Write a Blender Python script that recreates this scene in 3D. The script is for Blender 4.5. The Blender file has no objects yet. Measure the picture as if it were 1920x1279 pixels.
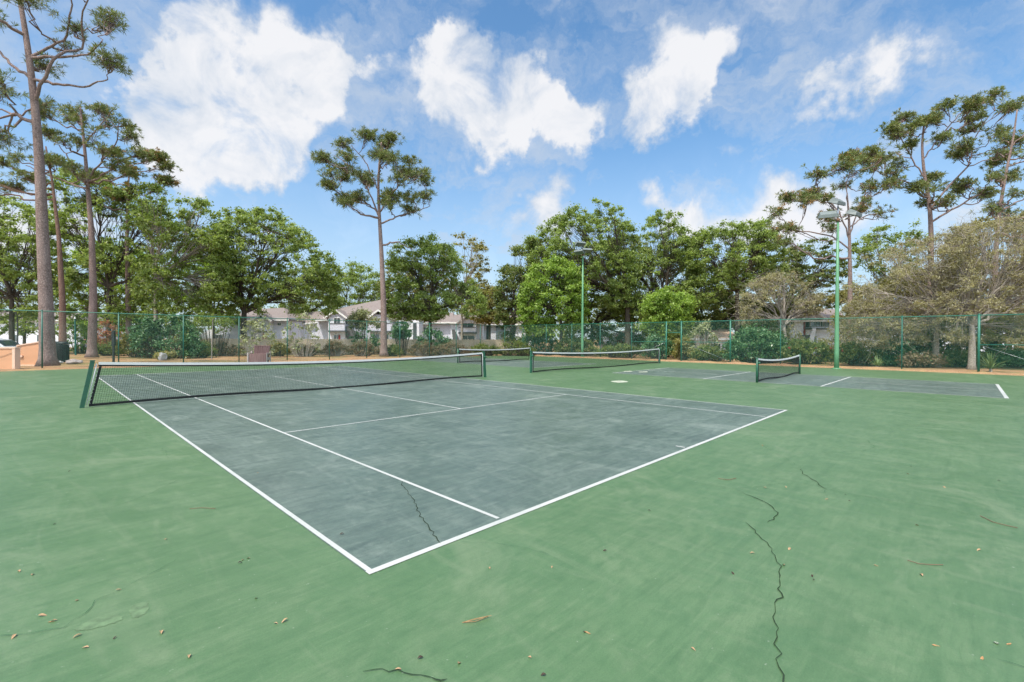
import bpy, bmesh, math, random
import numpy as np
from mathutils import Vector, Matrix, noise

random.seed(7)
RNG = np.random.default_rng(7)
SC = bpy.context.scene
COL = SC.collection
R_ = math.radians

# ------------------------------------------------------------------ camera
# world axes: x = along the baseline of the tennis court, y = towards its net, z = up
CAMX, CAMY, CAMZ = -1.66331, -3.06210, 1.71541
FOC, YAW, PIT, ROL = 867.2838, 0.79512, -0.0059396, 0.0046725
_F = np.array([math.sin(YAW) * math.cos(PIT), math.cos(YAW) * math.cos(PIT), math.sin(PIT)])
_R0 = np.array([math.cos(YAW), -math.sin(YAW), 0.0])
_U0 = np.cross(_R0, _F)
_R = _R0 * math.cos(ROL) + _U0 * math.sin(ROL)
_U = -_R0 * math.sin(ROL) + _U0 * math.cos(ROL)
FH = np.array([math.sin(YAW), math.cos(YAW), 0.0])          # level forward
cam_d = bpy.data.cameras.new("camera")
cam = bpy.data.objects.new("camera", cam_d)
COL.objects.link(cam)
cam_d.sensor_width = 36.0
cam_d.lens = FOC / 1920 * 36.0
cam_d.clip_start = 0.05
cam_d.clip_end = 4000
cam.matrix_world = Matrix(((_R[0], _U[0], -_F[0], CAMX), (_R[1], _U[1], -_F[1], CAMY), (_R[2], _U[2], -_F[2], CAMZ), (0, 0, 0, 1)))
SC.camera = cam


def ray(px, py):
    return _F + _R * ((px - 960) / FOC) - _U * ((py - 639.5) / FOC)


def at(px, py, D):
    return np.array([CAMX, CAMY, CAMZ]) + ray(px, py) * D


def gnd(px, D):
    p = at(px, 640, D)
    return np.array([p[0], p[1], 0.0])


def flo(px, py, z=0.0):
    d = ray(px, py)
    t = (z - CAMZ) / d[2]
    return np.array([CAMX + t * d[0], CAMY + t * d[1], z])


# ------------------------------------------------------------------ light
SC.view_settings.view_transform = 'Standard'
SC.view_settings.look = 'None'
SC.view_settings.gamma = 1
SC.view_settings.exposure = 1.15
SUN_EL, SUN_AZ = 60.0, -101.0        # azimuth from +y towards +x
sd = bpy.data.lights.new("sun", 'SUN')
sd.energy = 2.2
sd.angle = R_(2.5)
sd.color = (1.0, 0.94, 0.82)
so = bpy.data.objects.new("sun", sd)
COL.objects.link(so)
_sv = Vector((math.sin(R_(SUN_AZ)) * math.cos(R_(SUN_EL)), math.cos(R_(SUN_AZ)) * math.cos(R_(SUN_EL)), math.sin(R_(SUN_EL))))
so.rotation_euler = _sv.to_track_quat('Z', 'Y').to_euler()
so.location = (0, 0, 60)

W = bpy.data.worlds.new("World")
SC.world = W
W.use_nodes = True
wn, wl = W.node_tree.nodes, W.node_tree.links
wn.clear()


def N(nodes, t, **kw):
    n = nodes.new(t)
    for k, v in kw.items():
        setattr(n, k, v)
    return n


def math_node(nodes, links, op, a, b=None, c=None, clamp=False):
    n = nodes.new('ShaderNodeMath')
    n.operation = op
    n.use_clamp = clamp
    for i, v in enumerate((a, b, c)):
        if v is None:
            continue
        if isinstance(v, (int, float)):
            n.inputs[i].default_value = v
        else:
            links.new(v, n.inputs[i])
    return n.outputs[0]


def mixrgb(nodes, links, fac, a, b, mode='MIX'):
    n = nodes.new('ShaderNodeMix')
    n.data_type = 'RGBA'
    n.blend_type = mode
    n.clamp_factor = True
    for key, v in ((0, fac), (6, a), (7, b)):
        if isinstance(v, (int, float)):
            n.inputs[key].default_value = v
        elif isinstance(v, (tuple, list)):
            n.inputs[key].default_value = (v[0], v[1], v[2], 1)
        else:
            links.new(v, n.inputs[key])
    return n.outputs[2]


def build_world():
    out = N(wn, 'ShaderNodeOutputWorld')
    bg = N(wn, 'ShaderNodeBackground')
    wl.new(bg.outputs[0], out.inputs[0])
    sky = N(wn, 'ShaderNodeTexSky', sky_type='NISHITA', sun_disc=False)
    sky.sun_elevation = R_(SUN_EL)
    sky.sun_rotation = R_(SUN_AZ)
    sky.air_density = 1.0
    sky.dust_density = 0.6
    sky.ozone_density = 2.2
    tc = N(wn, 'ShaderNodeTexCoord')
    d = tc.outputs['Generated']
    # small and large turbulence of the cloud edges
    nz = N(wn, 'ShaderNodeTexNoise')
    nz.inputs['Scale'].default_value = 5.0
    nz.inputs['Detail'].default_value = 9.0
    nz.inputs['Roughness'].default_value = 0.62
    wl.new(d, nz.inputs['Vector'])
    sub = N(wn, 'ShaderNodeVectorMath', operation='SUBTRACT')
    wl.new(nz.outputs['Color'], sub.inputs[0])
    sub.inputs[1].default_value = (.5, .5, .5)
    scl = N(wn, 'ShaderNodeVectorMath', operation='SCALE')
    wl.new(sub.outputs[0], scl.inputs[0])
    scl.inputs['Scale'].default_value = 0.20
    add = N(wn, 'ShaderNodeVectorMath', operation='ADD')
    wl.new(d, add.inputs[0])
    wl.new(scl.outputs[0], add.inputs[1])
    nz2 = N(wn, 'ShaderNodeTexNoise')
    nz2.inputs['Scale'].default_value = 21.0
    nz2.inputs['Detail'].default_value = 6.0
    nz2.inputs['Roughness'].default_value = 0.55
    wl.new(d, nz2.inputs['Vector'])
    s2 = N(wn, 'ShaderNodeVectorMath', operation='MULTIPLY_ADD')
    wl.new(nz2.outputs['Color'], s2.inputs[0])
    s2.inputs[1].default_value = (.075, .075, .075)
    s2.inputs[2].default_value = (-.0375, -.0375, -.0375)
    add2 = N(wn, 'ShaderNodeVectorMath', operation='ADD')
    wl.new(add.outputs[0], add2.inputs[0])
    wl.new(s2.outputs[0], add2.inputs[1])
    dd = add2.outputs[0]
    clouds = [
        (390, 80, 75, 1), (430, 135, 75, 1), (330, 170, 55, .8), (560, 100, 80, 1), (640, 125, 85, 1), (600, 165, 70, 1), (690, 110, 45, .8),
        (430, 240, 95, 1), (490, 280, 95, 1), (360, 270, 85, 1), (300, 240, 60, .8), (400, 335, 85, .8), (520, 330, 60, .7), (235, 190, 50, .5), (545, 250, 40, .7),
        (830, 115, 65, 1), (880, 105, 50, 1), (800, 170, 75, 1), (900, 210, 90, 1.1), (980, 195, 85, 1.1), (1045, 175, 65, 1.1), (1080, 215, 60, 1.1), (1065, 262, 52, .9), (940, 262, 60, .8), (805, 65, 32, .8),
        (1260, 160, 75, 1), (1205, 210, 65, .9), (1295, 120, 55, 1), (1250, 40, 55, .8), (1330, 50, 60, .8), (1310, 190, 42, .8), (1370, 20, 45, .7), (1195, 255, 40, .6),
        (1600, 130, 75, .7), (1680, 110, 75, .7), (1540, 190, 65, .7), (1620, 190, 70, .6), (1720, 165, 70, .6), (1500, 230, 40, .5),
        (1050, 390, 60, .8), (1230, 390, 60, .8), (1400, 375, 95, .9), (1300, 410, 70, .8), (1490, 400, 90, .9), (1600, 420, 90, .8), (1360, 290, 45, .45), (1800, 430, 120, .8), (1000, 460, 80, .6),
        (870, 8, 35, .6), (940, 40, 28, .5), (1085, 40, 28, .5), (430, 8, 40, .6), (150, 90, 60, .35), (60, 250, 80, .4), (150, 420, 120, .8), (20, 460, 120, .8), (690, 420, 70, .35), (640, 500, 90, .5), (1900, 100, 60, .3),
    ]
    # more cloud cover outside the picture, seen only as light and in reflections
    rs = random.Random(3)
    acc = None

    def blob(c, r, w):
        nonlocal acc
        ds = N(wn, 'ShaderNodeVectorMath', operation='DISTANCE')
        wl.new(dd, ds.inputs[0])
        ds.inputs[1].default_value = c
        mr = N(wn, 'ShaderNodeMapRange', interpolation_type='SMOOTHSTEP')
        wl.new(ds.outputs['Value'], mr.inputs[0])
        mr.inputs[1].default_value = 0.0
        mr.inputs[2].default_value = r
        mr.inputs[3].default_value = w
        mr.inputs[4].default_value = 0.0
        acc = mr.outputs[0] if acc is None else math_node(wn, wl, 'MAXIMUM', acc, math_node(wn, wl, 'MULTIPLY_ADD', mr.outputs[0], .25, acc)) if False else math_node(wn, wl, 'ADD', acc, mr.outputs[0])
    for px, py, r, w in clouds:
        v = ray(px, py)
        v = v / np.linalg.norm(v)
        v2 = ray(px + r * 1.62, py)
        v2 = v2 / np.linalg.norm(v2)
        v3 = ray(px, py + r * 1.62)
        v3 = v3 / np.linalg.norm(v3)
        blob(tuple(v), float((np.linalg.norm(v2 - v) + np.linalg.norm(v3 - v)) / 2), w)
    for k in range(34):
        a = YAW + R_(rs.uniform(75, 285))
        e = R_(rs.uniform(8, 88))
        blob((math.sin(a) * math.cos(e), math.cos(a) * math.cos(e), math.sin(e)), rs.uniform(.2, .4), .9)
    nf = N(wn, 'ShaderNodeTexNoise')
    nf.inputs['Scale'].default_value = 9.0
    nf.inputs['Distortion'].default_value = 0.35
    nf.inputs['Detail'].default_value = 12.0
    nf.inputs['Roughness'].default_value = 0.6
    wl.new(d, nf.inputs['Vector'])
    fb = math_node(wn, wl, 'MULTIPLY', math_node(wn, wl, 'SUBTRACT', nf.outputs['Fac'], .5), 3.2)
    accc = math_node(wn, wl, 'MINIMUM', acc, 1.15)
    gate = math_node(wn, wl, 'MULTIPLY_ADD', accc, .34, .46)
    dens = math_node(wn, wl, 'ADD', accc, math_node(wn, wl, 'MULTIPLY', fb, gate))
    al = N(wn, 'ShaderNodeMapRange', interpolation_type='SMOOTHSTEP')
    wl.new(dens, al.inputs[0])
    al.inputs[1].default_value = 0.18
    al.inputs[2].default_value = 1.22
    al.inputs[4].default_value = .95
    # veil low over the trees
    sx = N(wn, 'ShaderNodeSeparateXYZ')
    wl.new(d, sx.inputs[0])
    veil = N(wn, 'ShaderNodeMapRange', interpolation_type='SMOOTHSTEP')
    wl.new(sx.outputs[2], veil.inputs[0])
    veil.inputs[1].default_value = 0.0
    veil.inputs[2].default_value = 0.45
    veil.inputs[3].default_value = 0.72
    veil.inputs[4].default_value = 0.0
    # thin streaks of high cloud
    wv = N(wn, 'ShaderNodeMapping')
    wv.inputs['Scale'].default_value = (2.2, 2.2, 6.5)
    wv.inputs['Rotation'].default_value = (.25, -.2, .3)
    wl.new(dd, wv.inputs['Vector'])
    nw = N(wn, 'ShaderNodeTexNoise')
    nw.inputs['Scale'].default_value = 1.6
    nw.inputs['Detail'].default_value = 8.0
    nw.inputs['Roughness'].default_value = 0.6
    wl.new(wv.outputs[0], nw.inputs['Vector'])
    wisp = N(wn, 'ShaderNodeMapRange', interpolation_type='SMOOTHSTEP')
    wl.new(nw.outputs['Fac'], wisp.inputs[0])
    wisp.inputs[1].default_value = 0.37
    wisp.inputs[2].default_value = 0.72
    wisp.inputs[4].default_value = 0.72
    alpha = math_node(wn, wl, 'MAXIMUM', al.outputs[0], math_node(wn, wl, 'MAXIMUM', veil.outputs[0], wisp.outputs[0]))
    # thicker cloud is whiter, thin edges and bases a little grey-blue
    shade = N(wn, 'ShaderNodeMapRange', interpolation_type='SMOOTHSTEP')
    wl.new(dens, shade.inputs[0])
    shade.inputs[1].default_value = 0.35
    shade.inputs[2].default_value = 1.55
    nb = N(wn, 'ShaderNodeTexNoise')
    nb.inputs['Scale'].default_value = 11.0
    nb.inputs['Detail'].default_value = 7.0
    nb.inputs['Roughness'].default_value = 0.6
    nb.inputs['Distortion'].default_value = 0.6
    wl.new(d, nb.inputs['Vector'])
    bil = math_node(wn, wl, 'MULTIPLY_ADD', math_node(wn, wl, 'SUBTRACT', nb.outputs['Fac'], .5), 2.2, shade.outputs[0], True)
    ccol = mixrgb(wn, wl, bil, (.64, .72, .83), (.98, .98, 1.0))
    skyc = mixrgb(wn, wl, 1.0, sky.outputs[0], SKY_TINT, 'MULTIPLY')
    # unseen clouds behind the camera are brightened, an added fill for trees and houses
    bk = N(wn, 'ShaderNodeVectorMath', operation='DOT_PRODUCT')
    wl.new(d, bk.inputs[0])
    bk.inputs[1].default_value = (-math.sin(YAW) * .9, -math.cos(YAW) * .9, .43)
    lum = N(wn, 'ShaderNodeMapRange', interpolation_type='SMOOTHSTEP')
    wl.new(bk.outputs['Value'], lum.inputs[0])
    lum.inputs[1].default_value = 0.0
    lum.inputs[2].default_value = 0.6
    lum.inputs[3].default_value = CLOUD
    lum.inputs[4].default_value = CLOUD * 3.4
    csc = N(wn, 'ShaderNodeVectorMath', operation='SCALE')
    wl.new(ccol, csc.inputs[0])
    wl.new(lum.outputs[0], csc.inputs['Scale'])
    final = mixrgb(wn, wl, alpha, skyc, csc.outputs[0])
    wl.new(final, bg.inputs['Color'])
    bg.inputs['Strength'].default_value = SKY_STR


SKY_STR = 0.12
SKY_TINT = (.53, .73, .79)
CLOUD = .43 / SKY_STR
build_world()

# ------------------------------------------------------------------ helpers


def tag(o, label=None, cat=None, group=None, kind=None):
    if label:
        o['label'] = label
    if cat:
        o['category'] = cat
    if group:
        o['group'] = group
    if kind:
        o['kind'] = kind
    return o


def thing(name, loc, label, cat, group=None):
    o = bpy.data.objects.new(name, None)
    o.empty_display_size = .3
    COL.objects.link(o)
    o.location = tuple(float(v) for v in loc)
    return tag(o, label, cat, group)


class MB:
    """collects quads / boxes / tubes and links them as one mesh object (world coordinates)"""

    def __init__(s):
        s.v = []
        s.f = []
        s.n = 0

    def add(s, verts, faces):
        verts = np.asarray(verts, float)
        s.v.append(verts)
        b = s.n
        s.f.extend([tuple(i + b for i in f) for f in faces])
        s.n += len(verts)
        return s

    def box(s, c, size, rz=0.0, rot=None):
        x, y, z = np.array(size) / 2
        v = np.array([[-x, -y, -z], [x, -y, -z], [x, y, -z], [-x, y, -z], [-x, -y, z], [x, -y, z], [x, y, z], [-x, y, z]])
        if rot is not None:
            v = v @ np.array(rot).T
        elif rz:
            ca, sa = math.cos(rz), math.sin(rz)
            v = v @ np.array([[ca, -sa, 0], [sa, ca, 0], [0, 0, 1]]).T
        return s.add(v + np.array(c), [(0, 3, 2, 1), (4, 5, 6, 7), (0, 1, 5, 4), (1, 2, 6, 5), (2, 3, 7, 6), (3, 0, 4, 7)])

    def bar(s, a, b, w, h):
        """box beam from a to b, w wide (level), h high"""
        a, b = np.array(a, float), np.array(b, float)
        t = b - a
        L = np.linalg.norm(t)
        t /= L
        up = np.array([0, 0, 1.0]) if abs(t[2]) < .95 else np.array([0, 1.0, 0])
        sdir = np.cross(t, up)
        sdir /= np.linalg.norm(sdir)
        u = np.cross(sdir, t)
        return s.box((a + b) / 2, (L, w, h), rot=np.stack([t, sdir, u], axis=1))

    def tube(s, pts, rad, k=6, cap=True):
        pts = np.asarray(pts, float)
        n = len(pts)
        rad = np.broadcast_to(np.asarray(rad, float), (n,))
        t = np.empty_like(pts)
        t[1:-1] = pts[2:] - pts[:-2]
        t[0] = pts[1] - pts[0]
        t[-1] = pts[-1] - pts[-2]
        t /= np.linalg.norm(t, axis=1)[:, None] + 1e-9
        ref = np.array([0.31, 0.95, 0.05]) if abs(t[0][2]) > .6 else np.array([0, 0, 1.0])
        x = np.cross(t, ref)
        x /= np.linalg.norm(x, axis=1)[:, None] + 1e-9
        y = np.cross(t, x)
        a = np.arange(k) * 2 * math.pi / k
        ring = pts[:, None, :] + rad[:, None, None] * (np.cos(a)[None, :, None] * x[:, None, :] + np.sin(a)[None, :, None] * y[:, None, :])
        f = []
        for i in range(n - 1):
            for j in range(k):
                j2 = (j + 1) % k
                f.append((i * k + j, i * k + j2, (i + 1) * k + j2, (i + 1) * k + j))
        if cap:
            f.append(tuple(range(k - 1, -1, -1)))
            f.append(tuple((n - 1) * k + j for j in range(k)))
        return s.add(ring.reshape(-1, 3), f)

    def prism(s, poly, d):
        """closed planar polygon extruded by vector d"""
        p = np.asarray(poly, float)
        n = len(p)
        q = p + np.array(d)
        f = [tuple(range(n - 1, -1, -1)), tuple(range(n, 2 * n))]
        for i in range(n):
            j = (i + 1) % n
            f.append((i, j, n + j, n + i))
        return s.add(np.vstack([p, q]), f)

    def build(s, name, m, parent=None, smooth=False):
        V = np.vstack(s.v)
        org = np.array(parent_origin(parent)) if parent is not None else V.mean(axis=0) * np.array([1, 1, 0])
        me = bpy.data.meshes.new(name)
        me.from_pydata((V - org).tolist(), [], s.f)
        if smooth:
            me.polygons.foreach_set('use_smooth', [True] * len(me.polygons))
        me.validate()
        return link(name, me, m, parent, org)


def parent_origin(p):
    o = np.zeros(3)
    while p is not None:
        o += np.array(p.location)
        p = p.parent
    return o


def link(name, me, m, parent, org):
    me.materials.append(m)
    o = bpy.data.objects.new(name, me)
    COL.objects.link(o)
    if parent is not None:
        o.parent = parent
    else:
        o.location = tuple(float(v) for v in org)
    return o


def quads(name, V, m, parent, smooth=False):
    """V: (n,4,3) world coordinates -> one mesh of n loose quads, fast"""
    n = len(V)
    org = parent_origin(parent)
    P = (V.reshape(-1, 3) - org).astype(np.float32)
    me = bpy.data.meshes.new(name)
    me.vertices.add(4 * n)
    me.loops.add(4 * n)
    me.polygons.add(n)
    me.vertices.foreach_set('co', P.ravel())
    me.loops.foreach_set('vertex_index', np.arange(4 * n, dtype=np.int32))
    me.polygons.foreach_set('loop_start', np.arange(0, 4 * n, 4, dtype=np.int32))
    try:
        me.polygons.foreach_set('loop_total', np.full(n, 4, dtype=np.int32))
    except Exception:
        pass
    me.update(calc_edges=True)
    return link(name, me, m, parent, org)


# ------------------------------------------------------------------ materials
MATS = {}


def new_mat(name):
    m = bpy.data.materials.new(name)
    m.use_nodes = True
    n, l = m.node_tree.nodes, m.node_tree.links
    b = n['Principled BSDF']
    MATS[name] = m
    return m, n, l, b


def noise_node(n, l, vec, scale, detail=4, rough=.55, dist=0.0):
    t = n.new('ShaderNodeTexNoise')
    t.inputs['Scale'].default_value = scale
    t.inputs['Detail'].default_value = detail
    t.inputs['Roughness'].default_value = rough
    t.inputs['Distortion'].default_value = dist
    if vec is not None:
        l.new(vec, t.inputs['Vector'])
    return t.outputs['Fac']


def remap(n, l, v, a, b, c=0.0, d=1.0):
    mr = n.new('ShaderNodeMapRange')
    l.new(v, mr.inputs[0])
    for i, x in enumerate((a, b, c, d)):
        mr.inputs[i + 1].default_value = x
    return mr.outputs[0]


def geo_pos(n):
    return n.new('ShaderNodeNewGeometry').outputs['Position']


def mapped(n, l, vec, scale=(1, 1, 1), rot=(0, 0, 0)):
    m = n.new('ShaderNodeMapping')
    m.inputs['Scale'].default_value = scale
    m.inputs['Rotation'].default_value = rot
    l.new(vec, m.inputs['Vector'])
    return m.outputs[0]


def bump(n, l, b, h, strength=.3, dist=.02):
    bm = n.new('ShaderNodeBump')
    bm.inputs['Strength'].default_value = strength
    bm.inputs['Distance'].default_value = dist
    l.new(h, bm.inputs['Height'])
    l.new(bm.outputs[0], b.inputs['Normal'])


def simple(name, col, rough=.6, spec=.4, var=.12, scale=6.0, metal=0.0, bmp=0.0):
    m, n, l, b = new_mat(name)
    tc = n.new('ShaderNodeTexCoord').outputs['Object']
    f = noise_node(n, l, tc, scale, 5)
    c1 = tuple(max(0, c * (1 - var)) for c in col)
    c2 = tuple(min(1, c * (1 + var)) for c in col)
    l.new(mixrgb(n, l, remap(n, l, f, .3, .7), c1, c2), b.inputs['Base Color'])
    b.inputs['Roughness'].default_value = rough
    b.inputs['Specular IOR Level'].default_value = spec
    b.inputs['Metallic'].default_value = metal
    if bmp:
        bump(n, l, b, noise_node(n, l, tc, scale * 8, 4), bmp, .01)
    return m


def court_mat(name, cols, rough_lo, rough_hi, streak):
    """worn acrylic court paint: brush strokes, worn pale areas, dark damp stains"""
    m, n, l, b = new_mat(name)
    p = geo_pos(n)
    big = noise_node(n, l, p, .22, 4, .55, .8)
    mid = noise_node(n, l, mapped(n, l, p, (1, 1, 1)), 1.1, 9, .68, 1.4)
    stk = noise_node(n, l, mapped(n, l, p, (.8, 5.5, 1), (0, 0, streak + .2)), 2.6, 8, .66, 1.5)
    st = noise_node(n, l, mapped(n, l, p, (.35, 2.4, 1), (0, 0, streak)), 1.5, 7, .62, 1.8)
    st2 = noise_node(n, l, mapped(n, l, p, (2.2, .45, 1), (0, 0, streak + .5)), 1.3, 6, .6, 2.2)
    fine = noise_node(n, l, p, 95, 4, .8)
    grit = noise_node(n, l, p, 9, 6, .7)
    c = mixrgb(n, l, remap(n, l, big, .35, .65), cols[0], cols[1])
    c = mixrgb(n, l, math_node(n, l, 'MULTIPLY', remap(n, l, mid, .46, .70), .5), c, cols[2])
    c = mixrgb(n, l, math_node(n, l, 'MULTIPLY', remap(n, l, stk, .50, .68), .5), c, cols[3])
    c = mixrgb(n, l, math_node(n, l, 'MULTIPLY', remap(n, l, stk, .46, .30), .45), c, cols[2])
    c = mixrgb(n, l, math_node(n, l, 'MULTIPLY', remap(n, l, st, .50, .68), .5), c, cols[3])
    c = mixrgb(n, l, math_node(n, l, 'MULTIPLY', remap(n, l, st2, .53, .74), .38), c, cols[4])
    c = mixrgb(n, l, math_node(n, l, 'MULTIPLY', remap(n, l, grit, .45, .7), .45), c, cols[3])
    spk = noise_node(n, l, p, 34, 5, .75, .3)
    c = mixrgb(n, l, math_node(n, l, 'MULTIPLY', remap(n, l, spk, .58, .72), .55), c, cols[3])
    spk2 = noise_node(n, l, p, 23, 3, .6)
    c = mixrgb(n, l, math_node(n, l, 'MULTIPLY', remap(n, l, spk2, .70, .76), .7), c, (.34, .37, .30))
    stn = noise_node(n, l, mapped(n, l, p, (1, 1, 1), (0, 0, 1)), .55, 9, .72, .6)
    c = mixrgb(n, l, math_node(n, l, 'MULTIPLY', remap(n, l, stn, .56, .62), .35), c, cols[3])
    c = mixrgb(n, l, math_node(n, l, 'MULTIPLY', remap(n, l, stn, .44, .36), .40), c, cols[4])
    k = math_node(n, l, 'MULTIPLY_ADD', fine, .80, .62)
    cc = n.new('ShaderNodeVectorMath')
    cc.operation = 'SCALE'
    l.new(c, cc.inputs[0])
    l.new(k, cc.inputs['Scale'])
    l.new(cc.outputs[0], b.inputs['Base Color'])
    l.new(remap(n, l, mid, .3, .7, rough_lo, rough_hi), b.inputs['Roughness'])
    b.inputs['Specular IOR Level'].default_value = .85
    bump(n, l, b, fine, .12, .004)
    return m


M_GREEN = court_mat('court_green', ((.060, .126, .047), (.080, .149, .062), (.126, .180, .092), (.043, .102, .036), (.152, .198, .110)), .36, .54, .6)
M_BLUE = court_mat('court_slate', ((.070, .106, .083), (.096, .134, .108), (.160, .200, .168), (.033, .056, .047), (.192, .230, .194)), .34, .52, .9)
M_PATCH = simple('court_patch', (.098, .158, .080), .6, .4, .35, 14)
M_PATCHW = simple('court_wear', (.36, .38, .30), .7, .3, .25, 5)


def line_mat():
    m, n, l, b = new_mat('line_paint')
    p = geo_pos(n)
    w = noise_node(n, l, p, 14, 7, .7)
    w2 = noise_node(n, l, p, 1.1, 3, .6)
    c = mixrgb(n, l, remap(n, l, w2, .3, .7), (.46, .46, .445), (.36, .375, .355))
    c = mixrgb(n, l, math_node(n, l, 'MULTIPLY', remap(n, l, w, .52, .70), .55), c, (.30, .36, .31))
    l.new(c, b.inputs['Base Color'])
    b.inputs['Roughness'].default_value = .6
    return m


M_LINE = line_mat()
M_CRACK = simple('crack_gap', (.025, .04, .028), .95, .1, .3, 10)
M_DIRT = simple('crack_dirt', (.055, .105, .042), .9, .1, .35, 25)
M_DIRTB = simple('crack_dirt_slate', (.060, .082, .068), .9, .1, .35, 25)
M_HAIR = simple('crack_hairline', (.05, .12, .06), .9, .1, .3, 10)


def ground_mat():
    m, n, l, b = new_mat('yard_soil')
    p = geo_pos(n)
    a = noise_node(n, l, p, .25, 5, .6, .5)
    f = noise_node(n, l, p, 6, 6, .7)
    s = noise_node(n, l, mapped(n, l, p, (9, 40, 9), (0, 0, .5)), 1, 5, .7, 2)
    c = mixrgb(n, l, remap(n, l, a, .42, .6), (.36, .20, .115), (.15, .155, .05))
    c = mixrgb(n, l, remap(n, l, f, .35, .7), c, (.30, .20, .11))
    c = mixrgb(n, l, math_node(n, l, 'MULTIPLY', remap(n, l, s, .5, .7), .5), c, (.45, .28, .15))
    l.new(c, b.inputs['Base Color'])
    b.inputs['Roughness'].default_value = .95
    b.inputs['Specular IOR Level'].default_value = .1
    bump(n, l, b, s, .6, .05)
    return m


M_SOIL = ground_mat()


def straw_mat():
    m, n, l, b = new_mat('pine_straw')
    p = geo_pos(n)
    s = noise_node(n, l, mapped(n, l, p, (8, 8, 8)), 1.5, 8, .75, 3)
    a = noise_node(n, l, p, 1.2, 4)
    c = mixrgb(n, l, remap(n, l, s, .35, .65), (.16, .085, .045), (.45, .29, .17))
    c = mixrgb(n, l, math_node(n, l, 'MULTIPLY', remap(n, l, a, .5, .7), .6), c, (.36, .27, .11))
    l.new(c, b.inputs['Base Color'])
    b.inputs['Roughness'].default_value = .95
    b.inputs['Specular IOR Level'].default_value = .1
    bump(n, l, b, s, .8, .04)
    return m


M_STRAW = straw_mat()


def leaf_mat(name, dark, light, pale=None, trans=.5, rough=.5):
    m, n, l, b = new_mat(name)
    g = n.new('ShaderNodeNewGeometry')
    f = noise_node(n, l, g.outputs['Position'], .75, 4, .65)
    r = g.outputs['Random Per Island']
    mix = math_node(n, l, 'ADD', math_node(n, l, 'MULTIPLY', r, .45), math_node(n, l, 'MULTIPLY', remap(n, l, f, .36, .64), .6))
    c = mixrgb(n, l, mix, dark, light)
    if pale:
        c = mixrgb(n, l, remap(n, l, r, .86, .9), c, pale)
    l.new(c, b.inputs['Base Color'])
    b.inputs['Roughness'].default_value = rough
    b.inputs['Specular IOR Level'].default_value = .35
    tr = n.new('ShaderNodeBsdfTranslucent')
    l.new(mixrgb(n, l, 1.0, c, (1.25, 1.25, .7), 'MULTIPLY'), tr.inputs['Color'])
    ms = n.new('ShaderNodeMixShader')
    ms.inputs[0].default_value = trans
    l.new(b.outputs[0], ms.inputs[1])
    l.new(tr.outputs[0], ms.inputs[2])
    l.new(ms.outputs[0], n['Material Output'].inputs['Surface'])
    return m


L_OAK = leaf_mat('leaf_oak', (.125, .180, .042), (.320, .415, .110), (.42, .48, .22), .5, .5)
L_BRIGHT = leaf_mat('leaf_bright', (0.122, 0.215, 0.031), (0.329, 0.458, 0.084), (0.429, 0.543, 0.168))
L_DARK = leaf_mat('leaf_dark', (0.078, 0.122, 0.036), (0.215, 0.263, 0.079), (0.351, 0.350, 0.157))
L_GLOSS = leaf_mat('leaf_glossy', (0.039, 0.098, 0.036), (0.111, 0.221, 0.078), (0.208, 0.312, 0.156), .2, .32)
L_OLIVE = leaf_mat('leaf_olive', (0.149, 0.151, 0.046), (0.349, 0.322, 0.111), (0.475, 0.415, 0.195))
L_TAN = leaf_mat('leaf_moss_tan', (.215, .195, .095), (.470, .430, .250), (.54, .51, .38), .4, .8)
L_PINE = leaf_mat('needle_pine', (.080, .115, .034), (.225, .265, .088), (.30, .26, .12), .25, .5)
L_PINEB = leaf_mat('needle_brown', (0.208, 0.120, 0.036), (0.390, 0.240, 0.096), None, .25, .7)
L_PALE = leaf_mat('leaf_pale', (.20, .23, .10), (.42, .44, .25), (.5, .5, .38), .35)
L_VINE = leaf_mat('leaf_vine_dry', (.12, .085, .05), (.30, .23, .14), (.10, .14, .05), .25, .8)
L_RED = leaf_mat('leaf_red', (.30, .10, .05), (.50, .22, .12), (.2, .22, .08), .3)
L_FLOWER = leaf_mat('petal_red', (.35, .01, .04), (.55, .04, .09), None, .3)
L_YUCCA = leaf_mat('leaf_yucca', (.07, .13, .04), (.24, .30, .12), None, .15, .35)


def bark_mat(name, c1, c2, c3, scale=1.0):
    m, n, l, b = new_mat(name)
    p = geo_pos(n)
    v = n.new('ShaderNodeTexVoronoi')
    v.feature = 'DISTANCE_TO_EDGE'
    v.inputs['Scale'].default_value = 15 * scale
    wp = n.new('ShaderNodeTexNoise')
    wp.inputs['Scale'].default_value = 4
    wp.inputs['Detail'].default_value = 4
    l.new(p, wp.inputs['Vector'])
    ofs = n.new('ShaderNodeVectorMath')
    ofs.operation = 'MULTIPLY_ADD'
    l.new(wp.outputs['Color'], ofs.inputs[0])
    ofs.inputs[1].default_value = (.35, .35, .35)
    l.new(p, ofs.inputs[2])
    mp = mapped(n, l, ofs.outputs[0], (1, 1, .42))
    l.new(mp, v.inputs['Vector'])
    a = noise_node(n, l, mapped(n, l, p, (1, 1, .3)), 9 * scale, 6, .7, .5)
    big = noise_node(n, l, p, .8, 3)
    c = mixrgb(n, l, remap(n, l, a, .3, .7), c1, c2)
    c = mixrgb(n, l, math_node(n, l, 'MULTIPLY', remap(n, l, v.outputs['Distance'], .16, .0), .8), c, c3)
    c = mixrgb(n, l, math_node(n, l, 'MULTIPLY', remap(n, l, big, .45, .7), .4), c, c2)
    l.new(c, b.inputs['Base Color'])
    b.inputs['Roughness'].default_value = .95
    b.inputs['Specular IOR Level'].default_value = .1
    bump(n, l, b, v.outputs['Distance'], .7, .06)
    return m


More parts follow.
